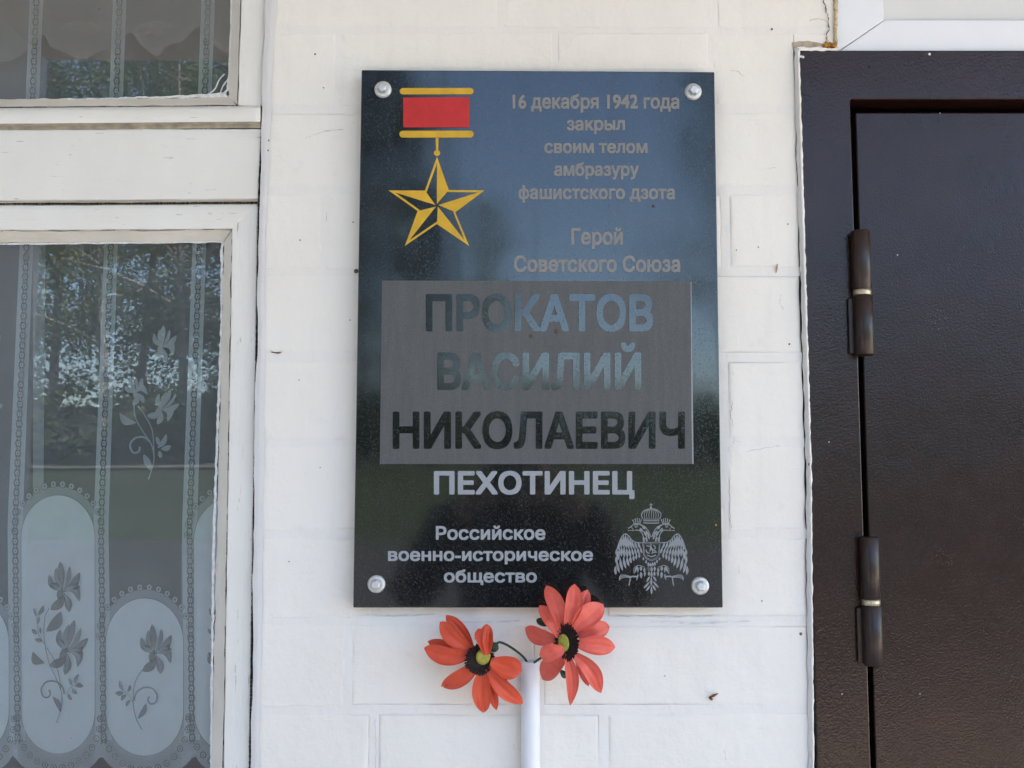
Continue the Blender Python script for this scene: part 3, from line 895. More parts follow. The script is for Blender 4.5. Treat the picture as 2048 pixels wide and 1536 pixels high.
# valance
val = thing('lace_valance', (-0.55, 0.085, 1.95), 'scalloped lace valance across the top of the window behind the upper pane', 'curtain')
YV = .045
pts = [(-260, 118), (-200, 95), (-90, 60), (-60, 100), (0, 123), (40, 112), (84, 70), (100, 92), (125, 103), (162, 117), (200, 104), (235, 90), (260, 65), (280, 88), (313, 112), (335, 92), (365, 82), (385, 62), (401, 53), (415, 78), (440, 100), (490, 118), (560, 100)]
L = smooth_line(pts, 5)
V, Fc = [], []
for (x, y) in L:
    for k in range(9):
        yy = -260+(y+260)*k/8
        V.append(P(x, yy, YV + .003*math.sin(x*.05+yy*.004)))
for i in range(len(L)-1):
    for k in range(8): Fc.append((i*9+k, i*9+k+1, (i+1)*9+k+1, (i+1)*9+k))
mesh('valance_cloth', V, Fc, M_val, val, smooth=True)
d = Draw(lambda x, y: YV-.001+.003*math.sin(x*.05+y*.004))
for off, w in ((-9, 2.0), (-22, 1.2)):
    d.line([(x, y+off) for x, y in L], w)
for (x, y) in L[::3]:
    d.ring(x, y-15, 3.4, 1.1)
for cx in (162, 313, 10, 470):
    for a in range(5):
        t_ = math.pi*(.15+.7*a/4)
        d.leaf(cx, 42, cx+46*math.cos(t_), 42+34*math.sin(t_), 12)
d.build('woven_edging', lace('woven_edging', 0.10, (.78, .76, .72)), val)

# ================================================================= brown metal door
door = thing('metal_door', (0.85, 0.01, 0.0), 'dark brown embossed metal door in a brown steel frame on the right', 'door')
YF, YL = -0.006, 0.012       # faces of the frame and of the leaf
DX0, DX1 = XR + 0.0025, 1.385
fz = P(1650, 100, YF).z
xi = P(1701, 195, YF).x; zi = P(1850, 199, YF).z
def prism(name, poly, y0, y1, mat, parent, bevel=.0015):
    """polygon in x, z extruded from y0 to y1"""
    n = len(poly)
    V = [(x, y0, z) for x, z in poly] + [(x, y1, z) for x, z in poly]
    a = sum(poly[i][0]*poly[(i+1) % n][1]-poly[(i+1) % n][0]*poly[i][1] for i in range(n))
    if a < 0: poly = poly[::-1]; V = [(x, y0, z) for x, z in poly] + [(x, y1, z) for x, z in poly]
    Fc = [tuple(range(n)), tuple(range(2*n-1, n-1, -1))]
    for i in range(n): Fc.append((i, n+i, n+(i+1) % n, (i+1) % n))
    return mesh(name, V, Fc, mat, parent, bevel=bevel)
fz2 = fz + 0.0
prism('door_frame', [(DX0, 0.003), (xi, 0.003), (xi, zi), (1.315, zi), (1.315, 0.003), (DX1, 0.003), (DX1, fz), (DX0, fz)], YF, 0.07, M_door, door, .0022)
lx = P(1712, 300, YL).x; lz = P(1850, 223.5, YL).z
leafo = prism('door_leaf', [(lx, 0.012), (1.306, 0.012), (1.306, lz), (lx, lz)], YL, 0.062, M_door, door, .0025)
box('rebate', xi-.001, 1.316, .045, .069, 0.004, zi+.001, M_dark, door)
hd = box('door_handle', 1.19, 1.215, YL-.014, YL-.0005, .93, 1.15, M_zinc, door, bevel=.004)
tube('lever', [(1.20, YL-.014, 1.06), (1.20, YL-.05, 1.06), (1.19, YL-.055, 1.06), (1.09, YL-.055, 1.058)], .008, M_zinc, hd, 12)
def hinge(cx, yt, ym0, ym1, yb, hide=False):
    YH = -0.013
    hx = P(cx, (yt+yb)/2, YH).x
    zt, za, zb_, zz = (P(cx, v, YH-.008).z for v in (yt, ym0, ym1, yb))
    r = .0105
    up = lathe('hinge', (hx, YH, 0), [(r*.9, za), (r, za+.001), (r, zt-.0015), (r*.86, zt-.0002), (r*.4, zt)], M_hinge, door, 28)
    lathe('sleeve', (hx+.0006, YH, 0), [(r*.4, zz), (r*.9, zz+.0004), (r*1.02, zz+.0018), (r*1.02, zb_-.001), (r*.9, zb_)], M_hinge, up, 28)
    lathe('washer_ring', (hx, YH, 0), [(r*.86, zb_+.0001), (r*.94, zb_+.0006), (r*.94, za-.0006), (r*.86, za-.0001)], M_brass, up, 28)
    box('weld_plate', hx-r-.0045, hx-r*.3, YF-.0045, YF-.0002, zz+.003, zb_-.003, M_hinge, up, bevel=.0012)
    box('weld_plate', hx+r*.2, hx+r+.002, -.0065, YL-.0003, za+.004, zt-.004, M_hinge, up, bevel=.0012)
hinge(1724, 458, 577, 588, 710)
hinge(1742, 1074, 1200, 1212, 1335)
# chips and scuffs on the door paint
for (cx, cy, rx, ry, n) in ((1876, 640, 26, 22, 60), (1888, 1112, 24, 22, 44), (1940, 1405, 36, 20, 60)):
    V, Fc = [], []
    for i in range(n):
        a = random.uniform(0, 6.28); q_ = math.sqrt(random.random())
        p = P(cx+rx*q_*math.cos(a), cy+ry*q_*math.sin(a), YL-.0002)
        s_ = random.uniform(.15, .5)*.0007
        b = len(V)
        for k in range(5):
            t_ = k*1.2566
            V.append((p.x+s_*math.cos(t_), p.y, p.z+s_*math.sin(t_)))
        V.append((p.x, p.y-.0003, p.z))
        for k in range(5): Fc.append((b+k, b+(k+1) % 5, b+5))
    o = mesh('scuff_specks', V, Fc, plain('bare_metal_speck' , (.30, .29, .27) if cy < 1300 else (.07, .055, .05), .5), leafo)
    o['kind'] = 'stuff'
for (x, y) in ((1658, 884), (1795, 510), (1684, 1388), (1840, 1388), (1620, 1082), (1880, 226)):
    lathe('paint_fleck', P(x, y, (YF if x < 1700 else YL)-.0001), [(0, -.0004), (.0006, 0)], M_wall, door, 6, 'y')
for (x, y) in ((1602, 113), (1606, 114), (1859, 108)):
    lathe('paint_drip', P(x, y, YF-.0001), [(0, -.0012), (.0012, -.0007), (.0016, 0)], M_wall, door, 8, 'y')

# ================================================================= plastic panel above the door
fan = thing('plastic_fanlight', P(1900, 60, 0.01), 'white plastic framed panel directly above the brown metal door', 'window')
YP = .004
x0 = P(1671, 50, YP).x; xin = P(1769, 20, YP).x
zb0 = P(1671, 97, YP).z + .0005; zb1 = P(2048, 108, YP).z
zin = P(1773, 39, YP).z
zlo = fz + .0012
def frame_piece(poly): return prism('frame_piece', poly, YP, .07, M_pvc, fan, .0018)
g = .00025
frame_piece([(x0, zlo), (xin-g*2, zin-g), (xin-g*2, 2.418), (x0, 2.418)])
frame_piece([(x0+g*4, zlo), (1.384, zlo), (1.30, zin), (xin+g*2, zin)])
frame_piece([(1.384+g*4, zlo), (1.384+g*4, 2.418), (1.30+g*4, 2.418), (1.30+g*4, zin)])
prism('inner_panel', [(xin+.001, zin+.001), (1.299, zin+.001), (1.299, 2.417), (xin+.001, 2.417)], .016, .05, M_pvc2, fan, .001)
tube('gasket', [(xin+.0006, .0155, 2.417), (xin+.0006, .0155, zin+.0006), (1.299, .0155, zin+.0006)], .0012, plain('grey_gasket', (.30, .30, .30), .6), fan, 6)

# ================================================================= stone plaque
plq = thing('memorial_plaque', P(1076, 1216, 0.0), 'polished black granite memorial plaque with red ribbon, gold star and grey Cyrillic lettering', 'plaque')
YQ = -0.020
c4 = [P(723, 139.5, YQ), P(1429, 143.5, YQ), P(1446, 1215.5, YQ), P(706, 1215.5, YQ)]
poly = [(c4[3].x, c4[3].z), (c4[2].x, c4[2].z), (c4[1].x, c4[1].z), (c4[0].x, c4[0].z)]
prism('stone_slab', poly, YQ, -.0016, M_granite, plq, .0012)
d = Draw(YQ-.00025); d.quad([(764, 561), (1382.5, 563), (1387, 928), (759.5, 928)])
frost = d.build('sandblasted_panel', M_frost, plq)
d = Draw(YQ-.00035); d.quad([(1381.2, 564), (1382.6, 563), (1387.2, 928), (1384.6, 927), (1383.2, 850)])
d.build('panel_edge', M_let, plq)

from mathutils.geometry import delaunay_2d_cdt, interpolate_bezier
def text_geo(body):
    """outlines of the lettering, each outer contour filled on its own so overlapping contours unite"""
    c = bpy.data.curves.new('lettering', 'FONT'); c.body = body; c.size = 1
    o = bpy.data.objects.new('lettering', c); COL.objects.link(o)
    bpy.context.view_layer.update()
    dg = bpy.context.evaluated_depsgraph_get()
    cu = o.evaluated_get(dg).to_curve(dg)
    loops = []
    for sp in cu.splines:
        if sp.type == 'BEZIER':
            bp = sp.bezier_points; L = []
            for i in range(len(bp)):
                p, q = bp[i], bp[(i+1) % len(bp)]
                straight = (p.handle_right-p.co).length < 1e-5 and (q.handle_left-q.co).length < 1e-5
                d1 = (p.handle_right-p.co).cross(q.co-p.co).length; d2 = (q.handle_left-q.co).cross(q.co-p.co).length
                k = 1 if straight or (d1 < 1e-6 and d2 < 1e-6) else 6
                if k == 1: L.append(p.co.copy())
                else: L += interpolate_bezier(p.co, p.handle_right, q.handle_left, q.co, k+1)[:-1]
        else:
            L = [Vector(p.co[:3]) for p in sp.points]
        if len(L) > 2: loops.append([(v.x, v.y) for v in L])
    bpy.data.objects.remove(o); bpy.data.curves.remove(c)
    V, E_ = [], []
    for L in loops:
        b = len(V); n = len(L); V += [Vector(p) for p in L]
        E_ += [(b+i, b+(i+1) % n) for i in range(n)]
    vo, eo, fo = delaunay_2d_cdt(V, E_, [], 0, 1e-6)[:3]
    boxes = [(min(p[0] for p in L), max(p[0] for p in L)) for L in loops]
    def winding(x, y):
        w = 0
        for L, (a_, b_) in zip(loops, boxes):
            if not a_ <= x <= b_: continue
            for i in range(len(L)):
                (x1, y1), (x2, y2) = L[i-1], L[i]
                if y1 <= y < y2 and (x2-x1)*(y-y1)-(x-x1)*(y2-y1) > 0: w += 1
                elif y2 <= y < y1 and (x2-x1)*(y-y1)-(x-x1)*(y2-y1) < 0: w -= 1
        return w
    Fc = []
    for f in fo:
        x = sum(vo[i].x for i in f)/len(f); y = sum(vo[i].y for i in f)/len(f)
        if winding(x, y):
            p, q, r = (vo[i] for i in f[:3])
            Fc.append(tuple(f) if (q-p).cross(r-p) > 0 else tuple(f)[::-1])
    return [(v.x, v.y) for v in vo], Fc
CAPH = max(v[1] for v in text_geo('П')[0]); XH = max(v[1] for v in text_geo('п')[0])
def letters(name, body, x0, x1, ytop, ybase, mat, parent, Y, bold=.030, href='cap', slope=0.0):
    """one line of lettering fitted between photo points; the regular face is fattened to bold"""
    V, Fc = text_geo(body)
    xa, xb = min(v[0] for v in V)-bold, max(v[0] for v in V)+bold
    ref = (CAPH if href == 'cap' else XH) + 2*bold
    offs = [(0, 0)] + [(a*bold, b*bold) for a, b in ((1, 0), (-1, 0), (0, 1), (0, -1), (.85, .85), (-.85, .85), (.85, -.85), (-.85, -.85))]
    VV, FF = [], []
    for k, (dx, dy) in enumerate(offs):
        b = len(VV)
        for (x, y) in V:
            u = (x+dx-xa)/(xb-xa); px = x0+(x1-x0)*u
            py = ybase - (y+dy+bold)/ref*(ybase-ytop) + slope*(px-x0)
            VV.append(P(px, py, Y - k*.000012))
        FF += [tuple(b+i for i in f) for f in Fc]
    # face the viewer
    a, b_, c_ = (VV[i] for i in FF[0][:3])
    if (b_-a).cross(c_-a).y > 0: FF = [f[::-1] for f in FF]
    return mesh(name, VV, FF, mat, parent)
YT = YQ-.0003
letters('inscription', '16 декабря 1942 года', 1025, 1358.5, 187.5, 217.5, M_let_dim, plq, YT, .032)
letters('inscription', 'закрыл', 1133.5, 1250, 240, 261, M_let_dim, plq, YT, .032, 'x')
letters('inscription', 'своим телом', 1088.5, 1295, 286, 306.5, M_let_dim, plq, YT, .032, 'x')
letters('inscription', 'амбразуру', 1108, 1278, 331, 352, M_let_dim, plq, YT, .032, 'x')
letters('inscription', 'фашистского дзота', 1036.7, 1349.7, 377, 398.5, M_let_dim, plq, YT, .032, 'x')
letters('inscription', 'Герой', 1142.6, 1245.6, 456, 489.5, M_let_dim, plq, YT, .032)
letters('inscription', 'Советского Союза', 1028, 1360.5, 511, 544, M_let_dim, plq, YT, .032)
YN = YQ-.0005
letters('name_line', 'ПРОКАТОВ', 851.5, 1306.7, 588, 663, M_granite, plq, YN, .034)
letters('name_line', 'ВАСИЛИЙ', 874.5, 1282.6, 705, 780, M_granite, plq, YN, .034)
letters('name_line', 'НИКОЛАЕВИЧ', 785.4, 1369.8, 823, 897.7, M_granite, plq, YN, .034)
letters('inscription', 'ПЕХОТИНЕЦ', 867.7, 1269, 942, 989, M_let, plq, YT, .036)
letters('inscription', 'Российское', 871.6, 1091, 1052, 1079.6, M_let, plq, YT, .030)
letters('inscription', 'военно-историческое', 776, 1186, 1102, 1122, M_let, plq, YT, .030, 'x')
letters('inscription', 'общество', 887.7, 1073.8, 1145, 1165, M_let, plq, YT, .030, 'x')
# medal
def bar(x0, x1, y0, y1):
    r = (y1-y0)/2; d = Draw(YQ-.0005); n = 8
    pts = [(x0+r-r*math.sin(math.pi*i/n), y0+r-r*math.cos(math.pi*i/n)) for i in range(n+1)][::1]
    pts2 = [(x1-r+r*math.sin(math.pi*i/n), y0+r+r*math.cos(math.pi*i/n)) for i in range(n+1)]
    d.poly(pts+pts2); return d.build('medal_bar', M_gold, plq)
bar(799.4, 947.4, 176, 188.8); bar(798.6, 947.3, 261.4, 275.2)
d = Draw(YQ-.0005); d.quad([(806.3, 195.2), (939.2, 194.2), (938.8, 254.8), (807, 254.8)]); d.build('medal_ribbon', M_red, plq)
d = Draw(YQ-.0005); d.quad([(871.3, 274), (877, 274), (876.4, 301), (872, 301)]); d.dot(874, 306, 6.2, 1, 18); d.build('medal_link', M_gold, plq)
C0 = (873.8, 410.9)
tips = [(874, 313.2), (969.6, 380.7), (938.4, 492), (809.8, 491.8), (777, 380.7)]
inn = [(897.6, 380), (910.7, 424.5), (873.8, 448), (835.2, 422), (850, 381)]
d = Draw(YQ-.0005)
def lp(a, b, t_): return (a[0]+(b[0]-a[0])*t_, a[1]+(b[1]-a[1])*t_)
for i in range(5):
    T_, I1, I0 = tips[i], inn[i], inn[i-1]
    cc = lp(C0, T_, .03)
    d.quad([T_, I1, cc] if True else None)
    # rim of the open half
    q1 = lp(T_, C0, .14)
    ii = lp(I0, C0, .13)
    d.quad([T_, q1, ii, I0])
d.build('medal_star', M_gold, plq)

# crowned two headed eagle in silver grey line work
E = lambda X, Y: (1220+X/8.082, 1000+Y/8.084)
eg = Draw(YQ-.0005)
def ef(x0, y0, x1, y1, w, bend=0): eg.leaf(*E(x0, y0), *E(x1, y1), w/8.08, bend, 6, .55)
def el(pts, w, sm=True):
    pts = [E(*p) for p in pts]
    eg.line(smooth_line(pts, 4) if sm and len(pts) > 2 else pts, w/8.08)
C_ = [[(110, 800), (160, 660), (215, 575), (262, 552), (312, 600), (352, 655), (425, 690), (505, 690)],
      [(98, 930), (152, 810), (205, 745), (265, 780), (322, 790), (385, 780), (450, 780), (520, 765)],
      [(88, 1080), (122, 980), (190, 905), (262, 925), (332, 915), (400, 885), (462, 865), (530, 850)],
      [(92, 1205), (165, 1165), (232, 1120), (300, 1072), (345, 1010), (402, 968), (452, 942), (522, 900)]]
def cat(c, t_):
    s = t_*(len(c)-1); i = min(int(s), len(c)-2); f = s-i
    return (c[i][0]*(1-f)+c[i+1][0]*f, c[i][1]*(1-f)+c[i+1][1]*f)
for mx in (1, -1):
    X = (lambda x: x) if mx == 1 else (lambda x: 2*668-x)
    for r, nf in ((0, 10), (1, 10), (2, 9)):
        for i in range(nf):
            t_ = (i+(.5 if r == 1 else .1))/nf
            a, b = cat(C_[r], t_), cat(C_[r+1], min(1, t_+(.03 if r < 2 else 0)))
            wd = 44 if i < nf*.6 else 36
            ef(X(a[0]), a[1]-10, X(b[0]), b[1]+12, wd, .05*mx)
    el([(X(x), y) for x, y in ((112, 800), (160, 655), (215, 565), (262, 550), (310, 590), (350, 645), (420, 685), (510, 690))], 16)
    # neck, head, beak, small crown
    for a in ((640, 590, 575, 490, 34), (600, 600, 545, 500, 34), (560, 680, 535, 590, 36), (600, 680, 580, 590, 34), (575, 480, 520, 415, 36), (545, 520, 480, 450, 34), (590, 440, 480, 400, 20), (640, 640, 610, 560, 30), (530, 500, 470, 480, 20)):
        ef(X(a[0]), a[1], X(a[2]), a[3], a[4])
    el([(X(x), y) for x, y in ((660, 600), (625, 510), (570, 440), (500, 400), (440, 392))], 14)
    el([(X(x), y) for x, y in ((535, 690), (540, 620), (525, 550), (470, 490), (400, 490))], 14)
    eg.ring(*E(X(422), 420), 22/8.08, 9/8.08); eg.dot(*E(X(422), 420), 1.0, 1, 8)
    el([(X(x), y) for x, y in ((455, 395), (420, 385), (375, 400), (340, 430), (305, 450), (300, 470))], 15)
    el([(X(x), y) for x, y in ((300, 455), (340, 440), (370, 470), (385, 495))], 9)
    el([(X(x), y) for x, y in ((385, 500), (340, 490), (290, 500))], 10)
    el([(X(x), y) for x, y in ((375, 375), (440, 378), (500, 370))], 12)
    for (x, y) in ((368, 325), (405, 310), (440, 300), (475, 310), (505, 322)):
        el([(X(x*.7+440*.3), 366), (X(x), y)], 12, False); eg.dot(*E(X(x), y), 1.3, 1, 7)
    # thigh, leg and claws
    for a in ((400, 1180, 440, 1060, 34), (450, 1180, 450, 1075, 26), (500, 1150, 500, 1070, 44), (550, 1170, 560, 1095, 34), (430, 1300, 455, 1190, 26), (505, 1270, 500, 1160, 44), (560, 1240, 565, 1150, 34), (610, 1140, 615, 1080, 34)):
        ef(X(a[0]), a[1], X(a[2]), a[3], a[4])
    el([(X(x), y) for x, y in ((392, 1190), (385, 1120), (420, 1070), (480, 1058), (560, 1090))], 10)
    el([(X(x), y) for x, y in ((430, 1240), (370, 1235), (310, 1250))], 26)
    el([(X(x), y) for x, y in ((330, 1240), (322, 1300), (308, 1385))], 18)
    for k, dy in enumerate((-22, -4, 16)):
        el([(X(330), 1245+dy*.5), (X(230), 1235+dy), (X(170), 1250+dy*1.3), (X(148), 1290+dy*.7)], 12)
# belly and tail
for (x, y, w, h) in ((620, 1040, 36, 60), (655, 1050, 36, 60), (690, 1040, 36, 60), (725, 1030, 34, 60), (585, 1000, 30, 50), (760, 990, 30, 50), (620, 1110, 38, 66), (672, 1120, 40, 70), (722, 1110, 38, 66), (630, 1190, 38, 66), (718, 1190, 38, 66), (672, 1200, 38, 80), (540, 950, 30, 46), (800, 950, 30, 46)):
    ef(x, y-h*.6, x, y+h*.6, w)
for a in ((668, 1230, 668, 1390, 34), (645, 1230, 590, 1330, 34), (700, 1230, 748, 1320, 34), (650, 1310, 545, 1430, 36), (692, 1310, 785, 1420, 36), (660, 1370, 580, 1475, 34), (685, 1370, 740, 1465, 34), (670, 1390, 672, 1530, 34)):
    ef(*a)
# shield with rider
el([(525, 690), (600, 680), (668, 690), (740, 680), (815, 690), (800, 780), (795, 890), (750, 950), (668, 985), (590, 950), (545, 890), (540, 780), (525, 690)], 10, False)
el([(545, 708), (668, 708), (795, 708), (780, 880), (735, 935), (668, 965), (600, 935), (560, 880), (545, 708)], 6, False)
for L_ in (((590, 740), (640, 750), (660, 790), (640, 830)), ((660, 710), (665, 760), (690, 800), (740, 830)), ((700, 730), (735, 760), (715, 800)), ((580, 800), (600, 850), (640, 860)), ((640, 790), (690, 810), (680, 870)), ((600, 890), (670, 915), (740, 890)), ((700, 850), (760, 840))):
    el(L_, 16)
# great crown
for i in range(9):
    t_ = -1+2*i/8
    el([(668+t_*55, 150), (668+t_*125, 190), (668+t_*155, 240), (668+t_*135, 305)], 9)
el([(520, 300), (508, 230), (545, 175), (610, 148), (668, 142), (730, 148), (790, 178), (825, 230), (812, 300)], 11)
el([(535, 325), (668, 335), (800, 325)], 12); el([(540, 370), (668, 378), (795, 370)], 14); el([(538, 350), (668, 357), (797, 350)], 6)
for i in range(7): eg.ring(*E(560+i*36, 312), 1.5, .8, 1, 8)
el([(662, 140), (662, 50)], 12, False); el([(636, 78), (690, 78)], 12, False); eg.dot(*E(662, 122), 2.4, 1, 9)
eg.build('eagle_emblem', stone_print('emblem_grey_print', (0.235, 0.245, 0.26), 0.2, 0.6, False), plq)

# drips and insect specks on the stone
for (x, y, r_) in ((1113, 663, 5), (1062, 672, 4), (1432, 1050, 2.2), (1307, 412, 3)):
    lathe('mud_speck', P(x, y, YQ-.0006), [(0, -.0006), (r_/1808*.8, -.0004), (r_/1808, .0003)], plain('mud', (.10, .07, .05) if x != 1432 else (.45, .18, .05), .9), plq, 9, 'y')
# bolts
for (x, y, ph) in ((766, 179.5, .2), (1386, 184, .0), (753, 1168, .35), (1400, 1171.5, .1)):
    c = P(x, y, YQ)
    hd = lathe('bolt', c, [(.0, -.0092), (.0038, -.0092), (.0052, -.0084), (.0057, -.0074), (.0057, -.0022)], M_zinc, plq, 6, 'y', ph, False)
    lathe('washer', c, [(.0050, -.0030), (.0062, -.0034), (.0088, -.0028), (.0096, -.0014), (.0096, -.0001)], M_washer, hd, 36, 'y')

# ================================================================= white tube with artificial flowers
XT = P(1061, 1400, -.012).x
ztop = P(1061, 1324, -.02).z
rt = .0102
tb = thing('plastic_tube', (XT, -.0115, 0.4), 'white plastic tube fixed to the wall below the plaque, holding the flower stems', 'tube')
lathe('tube_body', (XT, -.0115, 0), [(rt*.8, ztop-.06), (rt*.8, ztop-.0008), (rt*.88, ztop), (rt*.97, ztop-.0004), (rt, ztop-.0015), (rt, .40), (rt*.8, .40)], M_tube, tb, 40)

Z5 = lambda X, Y: (820+X/3.98, 1150+Y/3.98)
def petal(parent, mat, root, tip, w, Yr, Yt, arch=.006, cup=.003, bend=0.0, notch=0.0, twist=0.0, curl=0.0, n=14, m=8, belly=.58, point=.66):
    """petal between two points of the 3.98x enlargement; Yr/Yt are depths in front of the wall"""
    a, b = Z5(*root), Z5(*tip); W = w/3.98*0.92
    dx, dy = b[0]-a[0], b[1]-a[1]; L = math.hypot(dx, dy); nx, ny = -dy/L, dx/L
    V, Fc = [], []
    for i in range(n+1):
        t_ = i/n
        prof = .30 + .70*math.sin(math.pi*min(1, t_**(math.log(.5)/math.log(belly)))) ** .7 if t_ < belly else None
        if t_ < belly: ww = .32+.68*math.sin(math.pi/2*t_/belly)
        else:
            q_ = (t_-belly)/(1-belly); ww = max(0.0, 1-q_**(2.2))**point
        ww *= W*.5
        for j in range(m+1):
            s_ = -1+2*j/m
            tt = t_ - notch*(1-abs(s_))*max(0, t_-.8)/.2*.12 + (.06*s_*notch*max(0, t_-.75))
            o_ = bend*math.sin(math.pi*t_)*L
            px = a[0]+dx*tt+nx*(o_+s_*ww); py = a[1]+dy*tt+ny*(o_+s_*ww)
            Y = Yr+(Yt-Yr)*t_ - arch*math.sin(math.pi*t_) + cup*(s_*s_-.4)*-1*math.sin(math.pi*min(1, t_*1.1))*1.0 + twist*s_*t_
            Y += .0010*math.cos(s_*8.5)*math.sin(math.pi*t_) + .0022*n1(px*.02, py*.02, Yr*900) + .0010*n1(px*.07, py*.07, Yt*700) - curl*max(0, t_-.7)**2
            V.append(P(px, py, Y))
    for i in range(n):
        for j in range(m):
            Fc.append((i*(m+1)+j, i*(m+1)+j+1, (i+1)*(m+1)+j+1, (i+1)*(m+1)+j))
    return mesh('petal', V, Fc, mat, parent, smooth=True, solid=.00035, sub=1)

def centre(parent, cx, cy, rx, ry, ang, Y, nx_, nz_, disc, dr):
    """floret ring as many little black tufts round a domed disc"""
    V, Fc = [], []; V2, F2 = [], []
    ca, sa = math.cos(ang), math.sin(ang)
    def pt(r, a, y):
        x, y_ = r*rx*math.cos(a), r*ry*math.sin(a)
        u, v = cx+x*ca-y_*sa, cy+x*sa+y_*ca
        c_ = Z5(u, v); return P(c_[0], c_[1], y + nx_*(u-cx) + nz_*(v-cy))
    # base cup
    b = 0; N = 40
    V.append(pt(0, 0, Y+.002))
    for k in range(N): V.append(pt(.97+.05*math.sin(k*5.1), 2*math.pi*k/N, Y+.0004))
    for k in range(N): Fc.append((0, 1+(k+1) % N, 1+k))
    mesh('floret_bed', V, Fc, M_floret, parent, smooth=True)
    for ringi, (r0, r1, cnt, h) in enumerate(((.50, .80, 34, .004), (.66, 1.0, 40, .0032), (.78, 1.10, 44, .0016))):
        for k in range(cnt):
            a = 2*math.pi*(k+.5*(ringi % 2))/cnt + random.uniform(-.05, .05)
            rr = r1*random.uniform(.93, 1.06)
            p0 = pt(r0, a, Y-.0002); p1 = pt(rr, a, Y-h)
            da = .075
            p2 = pt(rr*.9, a-da, Y-h*.6); p3 = pt(rr*.9, a+da, Y-h*.6)
            tgt, ft = (V2, F2)
            bb = len(tgt); tgt += [p0, p2, p1, p3]; ft += [(bb, bb+1, bb+2), (bb, bb+2, bb+3)]
    o = mesh('floret_ring', V2, F2, M_floret, parent); o['kind'] = 'stuff'
    V3, F3 = [], []
    for k in range(26):
        a = 2*math.pi*k/26+.1; p0 = pt(.72, a, Y-.0042); p1 = pt(.98, a, Y-.0036)
        p2 = pt(.85, a-.03, Y-.0042); p3 = pt(.85, a+.03, Y-.0042)
        bb = len(V3); V3 += [p0, p2, p1, p3]; F3 += [(bb, bb+1, bb+2), (bb, bb+2, bb+3)]
    o = mesh('floret_tips', V3, F3, M_floret2, parent); o['kind'] = 'stuff'
    (dcx, dcy, dw, dh) = disc
    V, Fc = [], []
    rings_ = [(0, -.0034), (.35, -.0031), (.6, -.0033), (.82, -.0028), (.96, -.0012), (1.0, .0010)]
    for (r, y) in rings_:
        for k in range(32):
            a = 2*math.pi*k/32
            u = dcx + r*dw*math.cos(a)*ca - r*dh*math.sin(a)*sa; v = dcy + r*dw*math.cos(a)*sa + r*dh*math.sin(a)*ca
            c_ = Z5(u, v); V.append(P(c_[0], c_[1], Y-.0030+y + nx_*(u-cx) + nz_*(v-cy)))
    for i in range(len(rings_)-1):
        for k in range(32):
            Fc.append((i*32+k, (i+1)*32+k, (i+1)*32+(k+1) % 32, i*32+(k+1) % 32))
    mesh('flower_disc', V, Fc, M_disc, parent, smooth=True)

# left flower, facing a little down and to the right
fa = thing('artificial_flower', P(*Z5(600, 660), -.03), 'orange-red artificial daisy on the left of the white tube, its petals widely gapped', 'flower', None)
YA = -.045
petal(fa, M_petA, (500, 590), (285, 318), 120, YA+.008, -.026, .004, .003, .04)
petal(fa, M_petA, (500, 600), (238, 372), 150, YA+.004, -.036, .005, .005, -.08)
petal(fa, M_petA, (470, 640), (140, 528), 110, YA+.008, -.022, .004, .003, .02)
petal(fa, M_petA, (500, 640), (110, 580), 165, YA+.003, -.034, .006, .005, -.10)
petal(fa, M_petA, (560, 690), (250, 895), 150, YA+.003, -.030, .006, .004, -.06, notch=1)
petal(fa, M_petA, (600, 740), (690, 1078), 95, YA+.008, -.026, .004, .003, .0, point=.8)
petal(fa, M_petA, (590, 720), (590, 1100), 165, YA+.003, -.032, .006, .005, .06, notch=.5)
petal(fa, M_petA, (610, 740), (900, 1025), 150, YA+.002, -.036, .006, .004, .06, point=.8)
petal(fa, M_petA, (600, 620), (612, 388), 120, YA+.004, -.034, .004, .003, .0)
centre(fa, 555, 675, 112, 118, .35, YA-.001, .00003, .00001, (583, 650, 58, 66), 0)
petal(fa, M_petA, (640, 690), (892, 765), 205, YA-.004, -.052, .004, .008, .02, belly=.62)
petal(fa, M_petA, (612, 640), (545, 425), 150, YA-.006, -.048, .006, .006, .10, belly=.66)
petal(fa, M_petA, (612, 640), (622, 400), 62, YA-.009, -.053, .004, .002, -.06, belly=.6)
petal(fa, M_leaf, (620, 560), (705, 590), 90, -.038, -.030, .003, .002)
petal(fa, M_leaf, (700, 760), (770, 870), 60, -.030, -.024, .003, .002)
tube('stem', [P(*Z5(*p), y) for p, y in zip(smooth_line([(640, 545), (690, 545), (715, 535), (770, 556), (840, 600), (900, 650), (935, 700), (950, 760)], 4), [-.036+.026*i/28 for i in range(29)])], .0013, M_leaf, fa, 8)
lathe('calyx', P(*Z5(660, 575), -.038), [(.0005, -.004), (.004, -.002), (.005, .003), (.002, .008)], M_leaf, fa, 14, 'y')

